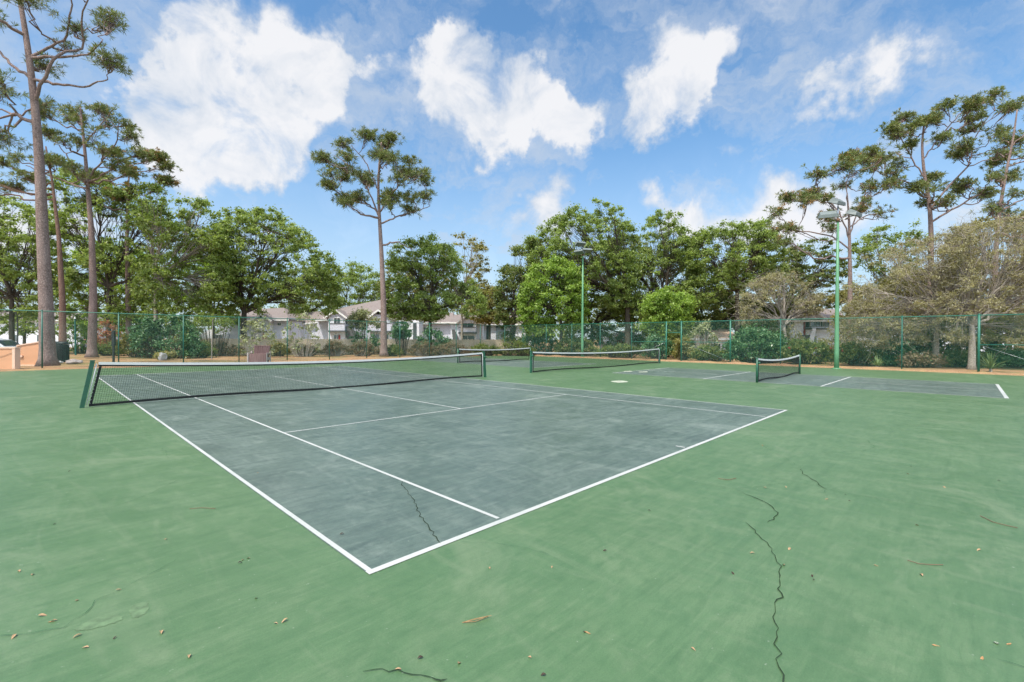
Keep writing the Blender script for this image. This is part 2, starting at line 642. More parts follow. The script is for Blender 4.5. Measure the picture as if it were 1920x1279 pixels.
B_PINE = bark_mat('bark_pine', (.215, .15, .13), (.34, .255, .23), (.08, .055, .045))
B_PINER = bark_mat('bark_pine_red', (.17, .10, .075), (.26, .17, .135), (.09, .05, .04))
B_OAK = bark_mat('bark_oak', (.075, .06, .045), (.15, .125, .10), (.03, .025, .02), 1.3)
B_GREY = bark_mat('bark_grey', (.30, .26, .22), (.44, .39, .33), (.16, .13, .11), 1.2)
B_TWIG = simple('twig_tan', (.44, .37, .26), .9, .1, .2, 3)

M_PGREEN = simple('pole_green', (.10, .255, .13), .45, .5, .12, 2.5)
M_FGREEN = simple('fence_green', (.018, .135, .09), .45, .5, .15, 3)
M_FDARK = simple('fence_post_green', (.012, .105, .075), .45, .5, .2, 3)
M_WIRE = simple('fence_wire', (.03, .15, .11), .5, .4, .1, 3)
M_NETPOST = simple('net_post_green', (.012, .085, .045), .4, .5, .2, 5)
M_BLACK = simple('net_black', (.012, .014, .014), .75, .3, .2, 8)
M_WHITE = simple('net_tape', (.64, .63, .60), .7, .3, .05, 6)
M_STEEL = simple('steel', (.45, .46, .46), .35, .5, .1, 8, .9)
M_LAMP = simple('lamp_housing', (.15, .175, .17), .5, .5, .1, 4)
M_GLASS = simple('lens_glass', (.11, .15, .13), .2, .6, .1, 4)
M_RUST = simple('rust_band', (.17, .10, .065), .8, .2, .2, 8)
M_STUCCO = simple('stucco_lilac', (.64, .64, .73), .85, .2, .05, 2, 0, .1)
M_STUCCOW = simple('stucco_white', (.75, .76, .82), .85, .2, .05, 2, 0, .1)
M_TRIM = simple('trim_white', (.78, .77, .76), .7, .3, .04, 3)
M_SLAB = simple('balcony_edge', (.11, .105, .11), .7, .3, .1, 3)
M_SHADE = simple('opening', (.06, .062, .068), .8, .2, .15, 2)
M_WIN = simple('window_glass', (.08, .095, .10), .08, .7, .2, 1)
M_REDDOOR = simple('door_red', (.30, .012, .015), .5, .4, .1, 3)
M_PEACH = simple('peach_stucco', (.62, .33, .19), .85, .2, .07, 3, 0, .15)
M_PEACHL = simple('peach_light', (.72, .50, .38), .85, .2, .05, 3)
M_BIN = simple('bin_black', (.012, .016, .016), .5, .4, .2, 4)
M_STONE = simple('stone_grey', (.36, .35, .34), .9, .2, .15, 5, 0, .3)
M_CARP = simple('car_paint', (.60, .62, .64), .25, .5, .03, 2, .3)
M_CARG = simple('car_glass', (.02, .03, .04), .06, .8, .1, 2)
M_TYRE = simple('tyre', (.02, .02, .02), .85, .2, .1, 8)


def shingle():
    m, n, l, b = new_mat('roof_shingle')
    p = geo_pos(n)
    f = noise_node(n, l, mapped(n, l, p, (3, 3, 9)), 2, 5, .7)
    a = noise_node(n, l, p, .5, 3)
    c = mixrgb(n, l, remap(n, l, f, .3, .7), (.15, .12, .11), (.26, .21, .195))
    c = mixrgb(n, l, math_node(n, l, 'MULTIPLY', remap(n, l, a, .4, .7), .4), c, (.22, .20, .195))
    l.new(c, b.inputs['Base Color'])
    b.inputs['Roughness'].default_value = .9
    return m


M_ROOF = shingle()


def boards(name, c1, c2, gap, width):
    m, n, l, b = new_mat(name)
    tc = n.new('ShaderNodeTexCoord').outputs['Object']
    f = noise_node(n, l, mapped(n, l, tc, (6, 6, .5)), 2.5, 6, .7)
    g = noise_node(n, l, mapped(n, l, tc, (1, 1, .2)), 1.2, 3, .7)
    c = mixrgb(n, l, remap(n, l, f, .3, .7), c1, c2)
    c = mixrgb(n, l, math_node(n, l, 'MULTIPLY', remap(n, l, g, .45, .65), .5), c, gap)
    l.new(c, b.inputs['Base Color'])
    b.inputs['Roughness'].default_value = .9
    b.inputs['Specular IOR Level'].default_value = .15
    return m


M_BOARD = boards('board_tan', (.52, .41, .28), (.64, .53, .39), (.38, .29, .20), .14)
M_BENCH = boards('bench_brown', (.15, .09, .085), (.225, .15, .14), (.11, .065, .062), .1)
M_BENCHG = simple('bench_weathered', (.34, .29, .27), .9, .2, .2, 6)
M_FLEAF = simple('fallen_leaf_tan', (.36, .235, .135), .8, .2, .25, 40)
M_FLEAFD = simple('fallen_leaf_dark', (.055, .04, .03), .8, .2, .3, 40)
M_FLEAFO = simple('fallen_leaf_orange', (.34, .19, .09), .75, .2, .25, 40)

# ------------------------------------------------------------------ ground and courts
FV, FU, FH_ = 31.3, 32.3, 3.02         # left fence line y, right fence line x, fence height
EV, EU = 30.1, 31.95                  # edges of the painted slab


def sheet(name, pts, z, m, kind='structure'):
    b = MB()
    b.add([(p[0], p[1], z) for p in pts], [tuple(range(len(pts)))])
    o = b.build(name, m)
    tag(o, kind=kind)
    return o


def rect(x0, y0, x1, y1):
    return [(x0, y0), (x1, y0), (x1, y1), (x0, y1)]


sheet('ground', rect(-500, -500, 500, 500), -.05, M_SOIL)


def slab():
    # painted slab with a slightly ragged outer edge
    pts = [(-24, -24), (EU, -24)]
    y = -24
    while y < EV - .3:
        y += .35
        pts.append((EU + random.uniform(-.06, .08), min(y, EV)))
    x = EU
    while x > -23.6:
        x -= .35
        pts.append((x, EV + random.uniform(-.07, .09)))
    b = MB()
    b.prism([(p[0], p[1], -.2) for p in pts], (0, 0, .2))
    o = b.build('court_surround', M_GREEN)
    tag(o, kind='structure')


slab()

LW = .042
NETV = 11.98
SVN, SVF = NETV - 6.33, NETV + 6.35     # service lines
BW = 10.97


def court_sheet():
    sheet('tennis_court', rect(0, 0, BW + .06, 23.8), .002, M_BLUE)
    sheet('pickleball_court', rect(18.4, -3.95, 24.6, 9.55), .002, M_BLUE)
    o = sheet('pickleball_court', rect(18.4, 14.95, 24.9, 28.4), .002, M_BLUE)
    b = MB()

    def ln(x0, y0, x1, y1, w=LW):
        t = np.array([x1 - x0, y1 - y0], float)
        t /= np.linalg.norm(t)
        nn = np.array([-t[1], t[0]]) * w / 2
        p = [(x0 - nn[0], y0 - nn[1]), (x1 - nn[0], y1 - nn[1]), (x1 + nn[0], y1 + nn[1]), (x0 + nn[0], y0 + nn[1])]
        b.add([(q[0], q[1], zz[0]) for q in p], [(0, 1, 2, 3)])
        zz[0] += .0002
    zz = [.0036]
    BWr = BW + .06
    ln(.03, .05, .03, 23.8, .042)
    ln(BWr - .03, 0, BWr - .03, 23.8, .042)
    ln(1.385, .1, 1.385, 23.8)
    ln(9.6, .1, 9.6, 23.8)
    ln(0, .032, BWr, .032, .06)
    ln(0, 23.76, BWr, 23.76, .09)
    ln(1.41, SVN, 9.57, SVN)
    ln(1.41, SVF, 9.57, SVF)
    ln(5.46, SVN, 5.46, SVF)
    ln(5.46, .09, 5.46, .24)
    ln(5.46, 23.5, 5.46, 23.7)
    o1 = b.build('tennis_lines', M_LINE)
    tag(o1, kind='structure')
    for (u0, u1, v0, v1, nv) in ((18.4, 24.6, -3.95, 9.55, 2.87), (18.4, 24.9, 14.95, 28.4, 21.75)):
        b = MB()
        zz = [.0036]
        ln(u0, v0, u0, v1)
        ln(u1, v0, u1, v1)
        ln(u0, v0, u1, v0, .09)
        ln(u0, v1, u1, v1, .07)
        ln(u0, nv - 2.15, u1, nv - 2.15, .07)
        ln(u0, nv + 2.15, u1, nv + 2.15, .07)
        ln((u0 + u1) / 2, v0, (u0 + u1) / 2, nv - 2.15)
        ln((u0 + u1) / 2, nv + 2.15, (u0 + u1) / 2, v1)
        tag(b.build('pickleball_lines', M_LINE), kind='structure')


court_sheet()


def crack(pts, w0, w1, m, z=.0068, jag=.5, step=.05):
    """jagged gap in the court paint following ground points given as picture pixels of the real crack"""
    P = [flo(x, y)[:2] for x, y in pts]
    out = []
    for a, c in zip(P[:-1], P[1:]):
        n = max(2, int(np.linalg.norm(c - a) / step))
        for i in range(n):
            out.append(a + (c - a) * i / n)
    out.append(P[-1])
    out = np.array(out)
    t = np.gradient(out, axis=0)
    t /= np.linalg.norm(t, axis=1)[:, None] + 1e-9
    nn = np.stack([-t[:, 1], t[:, 0]], 1)
    r = np.random.default_rng(len(pts) * 17 + int(pts[0][0]))
    k = len(out)
    off = r.uniform(-1, 1, k) * jag * .035 + np.convolve(r.uniform(-1, 1, k), np.ones(5) / 5, 'same') * jag * .06
    c = out + nn * off[:, None]
    w = (w0 + (w1 - w0) * np.linspace(0, 1, k)) * r.uniform(.2, .95, k)
    w[0] = w[-1] = .0008
    A = c + nn * w[:, None] / 2
    B = c - nn * w[:, None] / 2
    mb = MB()
    v = [(q[0], q[1], z) for q in A] + [(q[0], q[1], z) for q in B]
    mb.add(v, [(i, i + 1, k + i + 1, k + i) for i in range(k - 1)])
    tag(mb.build('court_crack', m), kind='structure')
    if m is M_CRACK:
        wd = w * 1.35 + .002 * r.random(k)
        A, B = c + nn * wd[:, None] / 2, c - nn * wd[:, None] / 2
        mb = MB()
        mb.add([(q[0], q[1], z - .0012) for q in A] + [(q[0], q[1], z - .0012) for q in B], [(i, i + 1, k + i + 1, k + i) for i in range(k - 1)])
        tag(mb.build('crack_dirt', M_DIRT if P[0][1] < 0 else M_DIRTB), kind='structure')


crack([(1398, 980), (1420, 1000), (1437, 1018), (1452, 1042), (1462, 1062), (1463, 1100), (1458, 1140), (1455, 1160), (1463, 1180), (1452, 1195), (1458, 1225), (1456, 1250), (1461, 1279), (1464, 1330)], .007, .009, M_CRACK, jag=.45)
crack([(1392, 924), (1425, 938), (1448, 950), (1458, 962), (1452, 975), (1440, 981)], .007, .008, M_CRACK, jag=.4)
crack([(1300, 905), (1345, 912), (1375, 918), (1392, 924)], .003, .005, M_HAIR, jag=.3)
crack([(1375, 917), (1430, 912), (1470, 907), (1520, 909)], .004, .003, M_HAIR, jag=.3)
crack([(1503, 880), (1510, 892), (1530, 905), (1548, 918)], .008, .008, M_CRACK, jag=.5)
crack([(1548, 918), (1600, 928), (1680, 940), (1760, 952), (1830, 968)], .006, .003, M_HAIR, jag=.3)
crack([(1548, 918), (1545, 924), (1520, 926)], .005, .003, M_HAIR, jag=.3)
crack([(1420, 830), (1450, 848), (1480, 864), (1503, 878)], .004, .005, M_HAIR, jag=.4)
crack([(1625, 825), (1640, 838), (1620, 846), (1540, 850)], .006, .004, M_HAIR, jag=.3)
crack([(752, 903), (760, 915), (767, 930), (782, 946), (788, 965), (795, 980), (806, 995), (815, 1008), (829, 1019)], .008, .010, M_CRACK, jag=.5)
crack([(862, 1017), (930, 1020), (985, 1028), (1030, 1040)], .004, .003, M_HAIR, jag=.2)
crack([(680, 1262), (715, 1258), (745, 1257), (775, 1263), (800, 1270), (815, 1276), (838, 1277)], .005, .011, M_CRACK, jag=.35)
crack([(0, 1192), (60, 1188), (120, 1178), (160, 1150), (180, 1127), (230, 1105), (300, 1068), (335, 1048)], .006, .003, M_HAIR, jag=.3)
crack([(175, 960), (230, 945), (280, 928), (335, 900)], .003, .004, M_HAIR, jag=.3)
crack([(305, 840), (315, 860), (345, 864), (375, 868)], .003, .003, M_HAIR, jag=.5)
crack([(0, 1005), (60, 1000), (130, 985), (200, 970)], .003, .003, M_HAIR, jag=.3)
crack([(1870, 1240), (1920, 1252), (1980, 1262)], .006, .010, M_HAIR, jag=.3)


def patch(pts, m, z=.0018, k=44):
    P = np.array([flo(x, y)[:2] for x, y in pts])
    out = []
    n = len(P)
    r = np.random.default_rng(int(pts[0][0]))
    for i in range(n):
        p0, p1, p2, p3 = P[i - 1], P[i], P[(i + 1) % n], P[(i + 2) % n]
        for t in np.linspace(0, 1, 8, endpoint=False):
            q = .5 * ((2 * p1) + (-p0 + p2) * t + (2 * p0 - 5 * p1 + 4 * p2 - p3) * t * t + (-p0 + 3 * p1 - 3 * p2 + p3) * t ** 3)
            out.append(q + r.uniform(-.006, .006, 2))
    sheet('court_patch', out, z, m)


patch([(243, 1144), (258, 1132), (275, 1130), (278, 1142), (265, 1156), (248, 1158)], M_PATCH)
patch([(140, 1180), (180, 1160), (215, 1152), (230, 1160), (210, 1170), (160, 1182)], M_PATCH)
patch([(1145, 715), (1165, 713.6), (1178, 716), (1160, 717.6)], M_PATCHW)
patch([(1170, 696.4), (1182, 695.7), (1184, 697), (1172, 697.4)], M_PATCHW, .0066)
patch([(1198, 697.4), (1212, 696.8), (1214, 698), (1200, 698.4)], M_PATCHW, .0066)


def straw_strip(p0, p1, wid, h, seed):
    """loose bank of raked pine straw beside the slab"""
    p0, p1 = np.array(p0, float), np.array(p1, float)
    L = np.linalg.norm(p1 - p0)
    t = (p1 - p0) / L
    nn = np.array([-t[1], t[0]])
    na, nb = int(L / .16), 9
    V = []
    for i in range(na + 1):
        for j in range(nb + 1):
            s = j / nb
            q = p0 + t * L * i / na + nn * wid * s
            z = h * math.sin(math.pi * min(1, s * 1.15) ** .6) * (.6 + .8 * noise.noise(Vector((q[0] * .8, q[1] * .8, seed)))) + .05 * noise.noise(Vector((q[0] * 4, q[1] * 4, seed)))
            V.append((q[0] + .1 * noise.noise(Vector((q[0] * 2, q[1] * 2, seed + 5))), q[1] + .1 * noise.noise(Vector((q[0] * 2, q[1] * 2, seed + 9))), z if 0 < j < nb else -.06))
    f = [(i * (nb + 1) + j, (i + 1) * (nb + 1) + j, (i + 1) * (nb + 1) + j + 1, i * (nb + 1) + j + 1) for i in range(na) for j in range(nb)]
    b = MB()
    b.add(V, f)
    tag(b.build('pine_straw_mulch', M_STRAW, smooth=True), kind='stuff')


straw_strip((EU + .05, EV + 1.2), (EU + .05, -16), -1.5 * -1, .16, 1.0)
straw_strip((-24, EV + .05), (EU + 1.2, EV + .05), 2.2, .07, 4.0)

# ------------------------------------------------------------------ chain link fences


def fence(name, label, a, b, posts, thick, skip, gate=None, midrails=()):
    """green chain link fence from a to b; posts = distances along it"""
    a, b = np.array([*a, 0.0]), np.array([*b, 0.0])
    L = np.linalg.norm(b - a)
    t = (b - a) / L
    root = thing(name, a, label, 'fence')
    P = lambda s, z: a + t * s + np.array([0, 0, z])
    for s in posts:
        r = .052 if s in thick else .032
        m = MB()
        m.tube([P(s, -.1), P(s, FH_ + .03)], r, 10)
        m.tube([P(s, FH_ + .03), P(s, FH_ + .06), P(s, FH_ + .08)], [r * 1.15, r * 1.0, r * .3], 10)
        m.build('post', M_FGREEN if s in thick else M_FDARK, root, True)
    m = MB()
    m.tube([P(s, FH_) for s in (0, L)], .024, 8)
    m.build('top_rail', M_FGREEN, root, True)
    for s0, s1, z in midrails:
        m = MB()
        m.tube([P(s0, z), P(s1, z)], .021, 8)
        m.build('mid_rail', M_FGREEN, root, True)
        m = MB()
        m.tube([P(s0, z if s0 > s1 else z), P(s1, .15)], .008, 5)
        m.build('brace_rod', M_STEEL, root, True)
    # woven wire as straight diagonals
    m = MB()
    sp, rw = .085, .0019
    off = np.array([-t[1], t[0], 0]) * .035

    def wire(s0, z0, s1, z1):
        m.tube([P(s0, z0) + off, P(s1, z1) + off], rw, 3, False)
    z0, z1 = .04, FH_ - .02
    H = z1 - z0

    def region(sa, sb, zlo, zhi):
        h = zhi - zlo
        k = sa - h
        while k < sb:
            for sgn in (1, -1):
                # line s = k + (z-zlo) or mirrored
                lo, hi = 0.0, h
                if k < sa:
                    lo = sa - k
                if k + h > sb:
                    hi = sb - k
                if hi - lo > .02:
                    if sgn == 1:
                        wire(k + lo, zlo + lo, k + hi, zlo + hi)
                    else:
                        wire(k + lo, zhi - lo, k + hi, zhi - hi)
            k += sp
    if gate:
        g0, g1, gz = gate
        region(0, g0, z0, z1)
        region(g1, L, z0, z1)
        region(g0, g1, gz, z1)
        mm = MB()
        mm.tube([P(g0, gz), P(g1, gz)], .026, 8)
        mm.build('gate_header', M_FGREEN, root, True)
    else:
        region(0, L, z0, z1)
    m.build('wire_mesh', M_WIRE, root)
    return root


LP = [-1.6 + 3.05 * k for k in range(-4, 12)]
x0L = LP[0]
fence('chain_link_fence', 'tall green chain link fence left of the view, in front of the pale apartment houses',
      (x0L, FV), (FU, FV), [x - x0L for x in LP[:-1]] + [FU - x0L], [23.8 - 23.8], None, midrails=((LP[8] - x0L, LP[8] - x0L + .001, 1.5),) if False else ())
# distances measured from y = -16 on the right run
y0R = -13.0
RP = [-12.7, -9.65, -6.6, -3.55, -.5, 2.55, 5.6, 8.75, 12.3, 13.5, 16.5, 19.55, 22.6, 25.65, 28.7]
fence('chain_link_fence', 'tall green chain link fence on the right with an open gateway in it',
      (FU, y0R), (FU, FV - .12), [y - y0R for y in RP], [12.3 - y0R, 13.5 - y0R, 8.75 - y0R, -3.55 - y0R], None, gate=(12.3 - y0R, 13.5 - y0R, 2.2),
      midrails=((13.5 - y0R, 16.5 - y0R, 1.5), (12.3 - y0R, 8.75 - y0R, 1.5), (-3.55 - y0R, -6.6 - y0R, 1.5)))

# ------------------------------------------------------------------ nets


def net(name, label, u0, u1, v, hp, hc, lean0, lean1, tennis=True, crank=1):
    root = thing(name, ((u0 + u1) / 2, v, 0), label, 'net', 'court nets')
    # posts
    for u, ln_, cr in ((u0, lean0, crank == 0), (u1, -lean1, crank == 1)):
        m = MB()
        if tennis:
            m.bar((u, v, -.05), (u + ln_, v, hp + .03), .085, .085)
            m.bar((u + ln_ * 1.0, v, hp + .03), (u + ln_ * 1.0 + .0, v, hp + .055), .098, .098)
        else:
            m.tube([(u, v, -.05), (u + ln_, v, hp + .02)], .042, 12)
            m.tube([(u + ln_, v, hp + .02), (u + ln_, v, hp + .045)], [.046, .03], 12)
        po = m.build('post', M_NETPOST, root, not tennis)
        c = MB()
        c.tube([(u + ln_ * .8, v - .05, hp * .82), (u + ln_ * .8, v - .11, hp * .82)], .045, 10)
        c.tube([(u + ln_ * .8, v - .11, hp * .82), (u + ln_ * .8 + .1, v - .12, hp * .78)], .012, 6)
        if cr:
            c.build('crank', M_NETPOST, po, True)
    a, b = u0 + .13, u1 - .17
    at_, bt_ = u0 + lean0 + .12, u1 - lean1 - .09
    top = lambda s: hc + (hp - hc) * (2 * s - 1) ** 2
    bot = lambda s: .055 + .03 * math.sin(s * 9)
    n = 40
    S = np.linspace(0, 1, n + 1)
    X = lambda s, z: (a + (b - a) * s) * (1 - z / hp) + (at_ + (bt_ - at_) * s) * (z / hp)
    r = .0027 if tennis else .0026
    m = MB()
    step = .046
    nx = int((b - a) / step)
    for i in range(nx + 1):
        s = i / nx
        z1 = top(s)
        bow = .03 * math.sin(math.pi * s)
        m.tube([(X(s, .06), v, bot(s)), (X(s, z1 * .5), v + bow * .3, z1 * .5), (X(s, z1), v, z1)], r, 3, False)
    nz = int(hp / step)
    for j in range(1, nz):
        q = j / nz
        pts = [(X(s, bot(s) + (top(s) - bot(s)) * q), v, bot(s) + (top(s) - bot(s)) * q) for s in S]
        m.tube(pts, r, 3, False)
    m.build('net_mesh', M_BLACK, root)

    def band(name, zf, hgt, thick, mat, s0=0, s1=1):
        mb = MB()
        ss = np.linspace(s0, s1, n + 1)
        for k in range(n):
            p = [X(ss[k], zf(ss[k])), X(ss[k + 1], zf(ss[k + 1]))]
            z = [zf(ss[k]), zf(ss[k + 1])]
            V = []
            for q in (0, 1):
                for dy, dz in ((-thick, 0), (thick, 0), (thick, hgt), (-thick, hgt)):
                    V.append((p[q], v + dy, z[q] + dz))
            mb.add(V, [(0, 4, 5, 1), (1, 5, 6, 2), (2, 6, 7, 3), (3, 7, 4, 0)] + ([(0, 1, 2, 3)] if k == 0 else []) + ([(4, 7, 6, 5)] if k == n - 1 else []))
        return mb.build(name, mat, root)
    band('headband', lambda s: top(s) - .055, .065, .009, M_WHITE)
    band('head_hem', lambda s: top(s) - .095, .038, .006, M_BLACK)
    band('bottom_hem', lambda s: bot(s) - .035, .06, .008, M_BLACK)
    for s in (0, 1):
        mb = MB()
        d = .05 if s == 0 else -.05
        mb.add([(X(s, .03), v - .011, .03), (X(s, .03) + d, v - .011, .03), (X(s, hp) + d, v - .011, top(s) - .1), (X(s, hp), v - .011, top(s) - .1),
                (X(s, .03), v + .011, .03), (X(s, .03) + d, v + .011, .03), (X(s, hp) + d, v + .011, top(s) - .1), (X(s, hp), v + .011, top(s) - .1)],
               [(0, 1, 2, 3), (7, 6, 5, 4), (0, 4, 5, 1), (1, 5, 6, 2), (2, 6, 7, 3), (3, 7, 4, 0)])
        mb.build('side_hem', M_BLACK, root)
        if tennis:
            mb = MB()
            x = (-.045 if s == 0 else .03)
            mb.tube([(X(s, .03) + x, v, .05), (X(s, hp) + x, v, hp - .03)], .013, 8)
            mb.build('lacing_rod', M_WHITE, root, True)
            mb = MB()
            pz = np.linspace(.1, hp - .1, 22)
            mb.tube([(X(s, z) + (x if k % 2 else x * -.3), v + (.016 if k % 2 else -.016), z) for k, z in enumerate(pz)], .004, 4)
            mb.build('lacing_cord', M_WHITE, root)
    return root


net('tennis_net', 'longest and nearest dark net with white top tape, crossing the near slate court', -.98, 12.05, 12.03, 1.08, .93, .2, .1, True)
net('tennis_net', 'middle tennis net standing across bare green paint between the two pickleball courts', 15.4, 28.95, 12.35, 1.04, .90, .03, .02, True, 0)
net('pickleball_net', 'short net farthest away, partly behind the right post of the nearest net', 18.35, 25.75, 21.75, .97, .88, .0, .0, False, 0)
net('pickleball_net', 'short sagging net with a pale winch nearest the right fence and the tall light pole', 18.35, 25.0, 2.87, .95, .83, .0, .0, False, 0)

# ------------------------------------------------------------------ light poles


def light_pole(label, px, D, hpole, heads):
    g = gnd(px, D)
    root = thing('light_pole', g, label, 'light pole', 'court floodlight poles')
    s = D / FOC
    m = MB()
    m.tube([g + [0, 0, -.1], g + [0, 0, 1.0], g + [0, 0, hpole * .5], g + [0, 0, hpole]], [.135, .125, .095, .06], 14)
    m.tube([g + [0, 0, -.02], g + [0, 0, .05]], .24, 14)
    po = m.build('pole', M_PGREEN, root, True)
    m = MB()
    m.tube([g + [0, 0, hpole - .15], g + [0, 0, hpole + .02]], .105, 12)
    m.build('mounting_band', M_RUST, root, True)
    m = MB()
    m.tube([g + [0, 0, hpole], g + [0, 0, hpole + .75]], .045, 8)
    m.build('mast_tip', M_STEEL, root, True)
    for (hx, hy, face, tilt) in heads:
        # head offset in metres right / up of the pole top, facing angle
        c = g + _R0 * hx + np.array([0, 0, hpole + hy]) + FH * (-.25 if hx else .0)
        m = MB()
        st = g + np.array([0, 0, hpole - .06 if hy < .5 else hpole + .7])
        m.tube([st, (st + c) / 2 + [0, 0, -.1], c + [0, 0, -.14]], .026, 7)
        m.build('arm', M_STEEL, root, True)
        ca, sa = math.cos(face), math.sin(face)
        Rz = np.array([[ca, -sa, 0], [sa, ca, 0], [0, 0, 1]])
        ct, st2 = math.cos(tilt), math.sin(tilt)
        Rx = np.array([[1, 0, 0], [0, ct, -st2], [0, st2, ct]])
        Rm = Rz @ Rx
        # wedge shaped shoebox head: w wide, d deep
        w, d, h = .95, .55, .30
        prof = np.array([[-w / 2, -d / 2, -h / 2], [w / 2, -d / 2, -h / 2], [w / 2, d / 2, -h / 2], [-w / 2, d / 2, -h / 2],
                         [-w * .42, -d * .42, h / 2 - .12], [w * .42, -d * .42, h / 2 - .12], [w * .42, d * .30, h / 2], [-w * .42, d * .30, h / 2]])
        m = MB()
        m.add(prof @ Rm.T + c, [(0, 3, 2, 1), (4, 5, 6, 7), (0, 1, 5, 4), (1, 2, 6, 5), (2, 3, 7, 6), (3, 0, 4, 7)])
        fl = m.build('floodlight', M_LAMP, root)
        m = MB()
        m.box(c + Rm @ np.array([0, 0, -h / 2 - .012]), (w * .88, d * .84, .018), rot=Rm)
        m.build('lens', M_GLASS, fl)
    return root


light_pole('tall pale green floodlight pole with three box lamps in front of the right fence', 1569, 27.4, 8.85,
           [(0.0, 1.05, YAW * -1 + .5, .45), (-.75, .22, -YAW - .5, .35), (.82, .32, -YAW + .6, .4)])
light_pole('slim pale green floodlight pole among the oak crowns behind the middle net', 1092, 43.2, 9.6,
           [(-.3, .95, -YAW + .4, -.45), (-.35, .2, -YAW - .7, -.4), (.3, .35, -YAW + .2, -.35)])

# ------------------------------------------------------------------ vegetation engine


def interp_outline(outl):
    o = np.array(sorted(outl), float)
    return lambda x: (np.interp(x, o[:, 0], o[:, 1]), np.interp(x, o[:, 0], o[:, 2]))


def clump_points(outl, D, thick, n, rng, gap=.0, shell=.5, nscale=.35, seed=0.0, zs=1.5):
    f = interp_outline(outl)
    xs = [q[0] for q in outl]
    xa, xb = min(xs), max(xs)
    out = []
    tries = 0
    while len(out) < n and tries < n * 40:
        tries += 1
        x = rng.uniform(xa, xb)
        t, b = f(x)
        if rng.random() > (b - t) / max(q[2] - q[1] for q in outl) + .15:
            continue
        s = rng.random()
        if rng.random() < shell:
            s = s ** 1.7
        y = t + (b - t) * s
        e = max(.15, 1 - ((x - (xa + xb) / 2) / ((xb - xa) / 2)) ** 2) ** .5
        off = rng.uniform(-1, 1) * thick * e * (.45 + .55 * math.sin(math.pi * min(1, s * .9 + .15)))
        p = at(x, y, D) + FH * off
        if p[2] < .25:
            continue
        if gap > 0:
            v = noise.noise(Vector((p[0] * nscale + seed, p[1] * nscale, p[2] * nscale * zs)))
            if v < gap - .5:
                continue
        out.append(p)
    return np.array(out)


def leaf_quads(C, per, rad, flat, size, asp, rng, up=.5, droop=0.0):
    """leaf diamonds scattered around clump centres C"""
    n = len(C) * per
    c = np.repeat(C, per, axis=0)
    rr = np.repeat(rng.uniform(.65, 1.25, len(C)) * rad, per)
    d = rng.normal(size=(n, 3))
    d /= np.linalg.norm(d, axis=1)[:, None]
    r = np.minimum(np.abs(rng.normal(size=n)) * .62, 1.7)
    pos = c + d * (rr * r)[:, None] * np.array([1, 1, flat])
    nor = rng.normal(size=(n, 3)) * .75
    nor += d * .5
    nor[:, 2] += up
    nor /= np.linalg.norm(nor, axis=1)[:, None]
    a = rng.normal(size=(n, 3))
    a[:, 2] -= droop
    a -= nor * (a * nor).sum(1)[:, None]
    a /= np.linalg.norm(a, axis=1)[:, None] + 1e-9
    b = np.cross(nor, a)
    s = size * rng.uniform(.6, 1.35, n)
    la = a * s[:, None] * .5
    lb = b * (s * asp)[:, None] * .5
    mid = pos + nor * (s * .10)[:, None]
    return np.stack([pos - la, mid - lb, pos + la, mid + lb], axis=1)


def needle_quads(T, dirs, per, length, width, rng, spread=1.0):
    """tufts of long needles radiating from points T about directions dirs"""
    n = len(T) * per
    c = np.repeat(T, per, axis=0)
    d = np.repeat(dirs, per, axis=0) * .75 + rng.normal(size=(n, 3)) * .62 * spread
    d /= np.linalg.norm(d, axis=1)[:, None]
    L = length * rng.uniform(.6, 1.15, n)
    side = np.cross(d, rng.normal(size=(n, 3)))
    side /= np.linalg.norm(side, axis=1)[:, None] + 1e-9
    tip = c + d * L[:, None]
    tip[:, 2] -= L * .12
    mid = c + d * (L * .55)[:, None]
    w = side * (width * .5)
    return np.stack([c, mid - w, tip, mid + w], axis=1)


def bez(a, b, c, n):
    t = np.linspace(0, 1, n)[:, None]
    return (1 - t) ** 2 * a + 2 * t * (1 - t) * b + t * t * c


def kcent(P, k, rng, it=5):
    k = min(k, len(P))
    c = P[rng.choice(len(P), k, replace=False)]
    for _ in range(it):
        lab = ((P[:, None] - c[None]) ** 2).sum(2).argmin(1)
        c = np.array([P[lab == i].mean(0) if (lab == i).any() else c[i] for i in range(len(c))])
    return c, lab


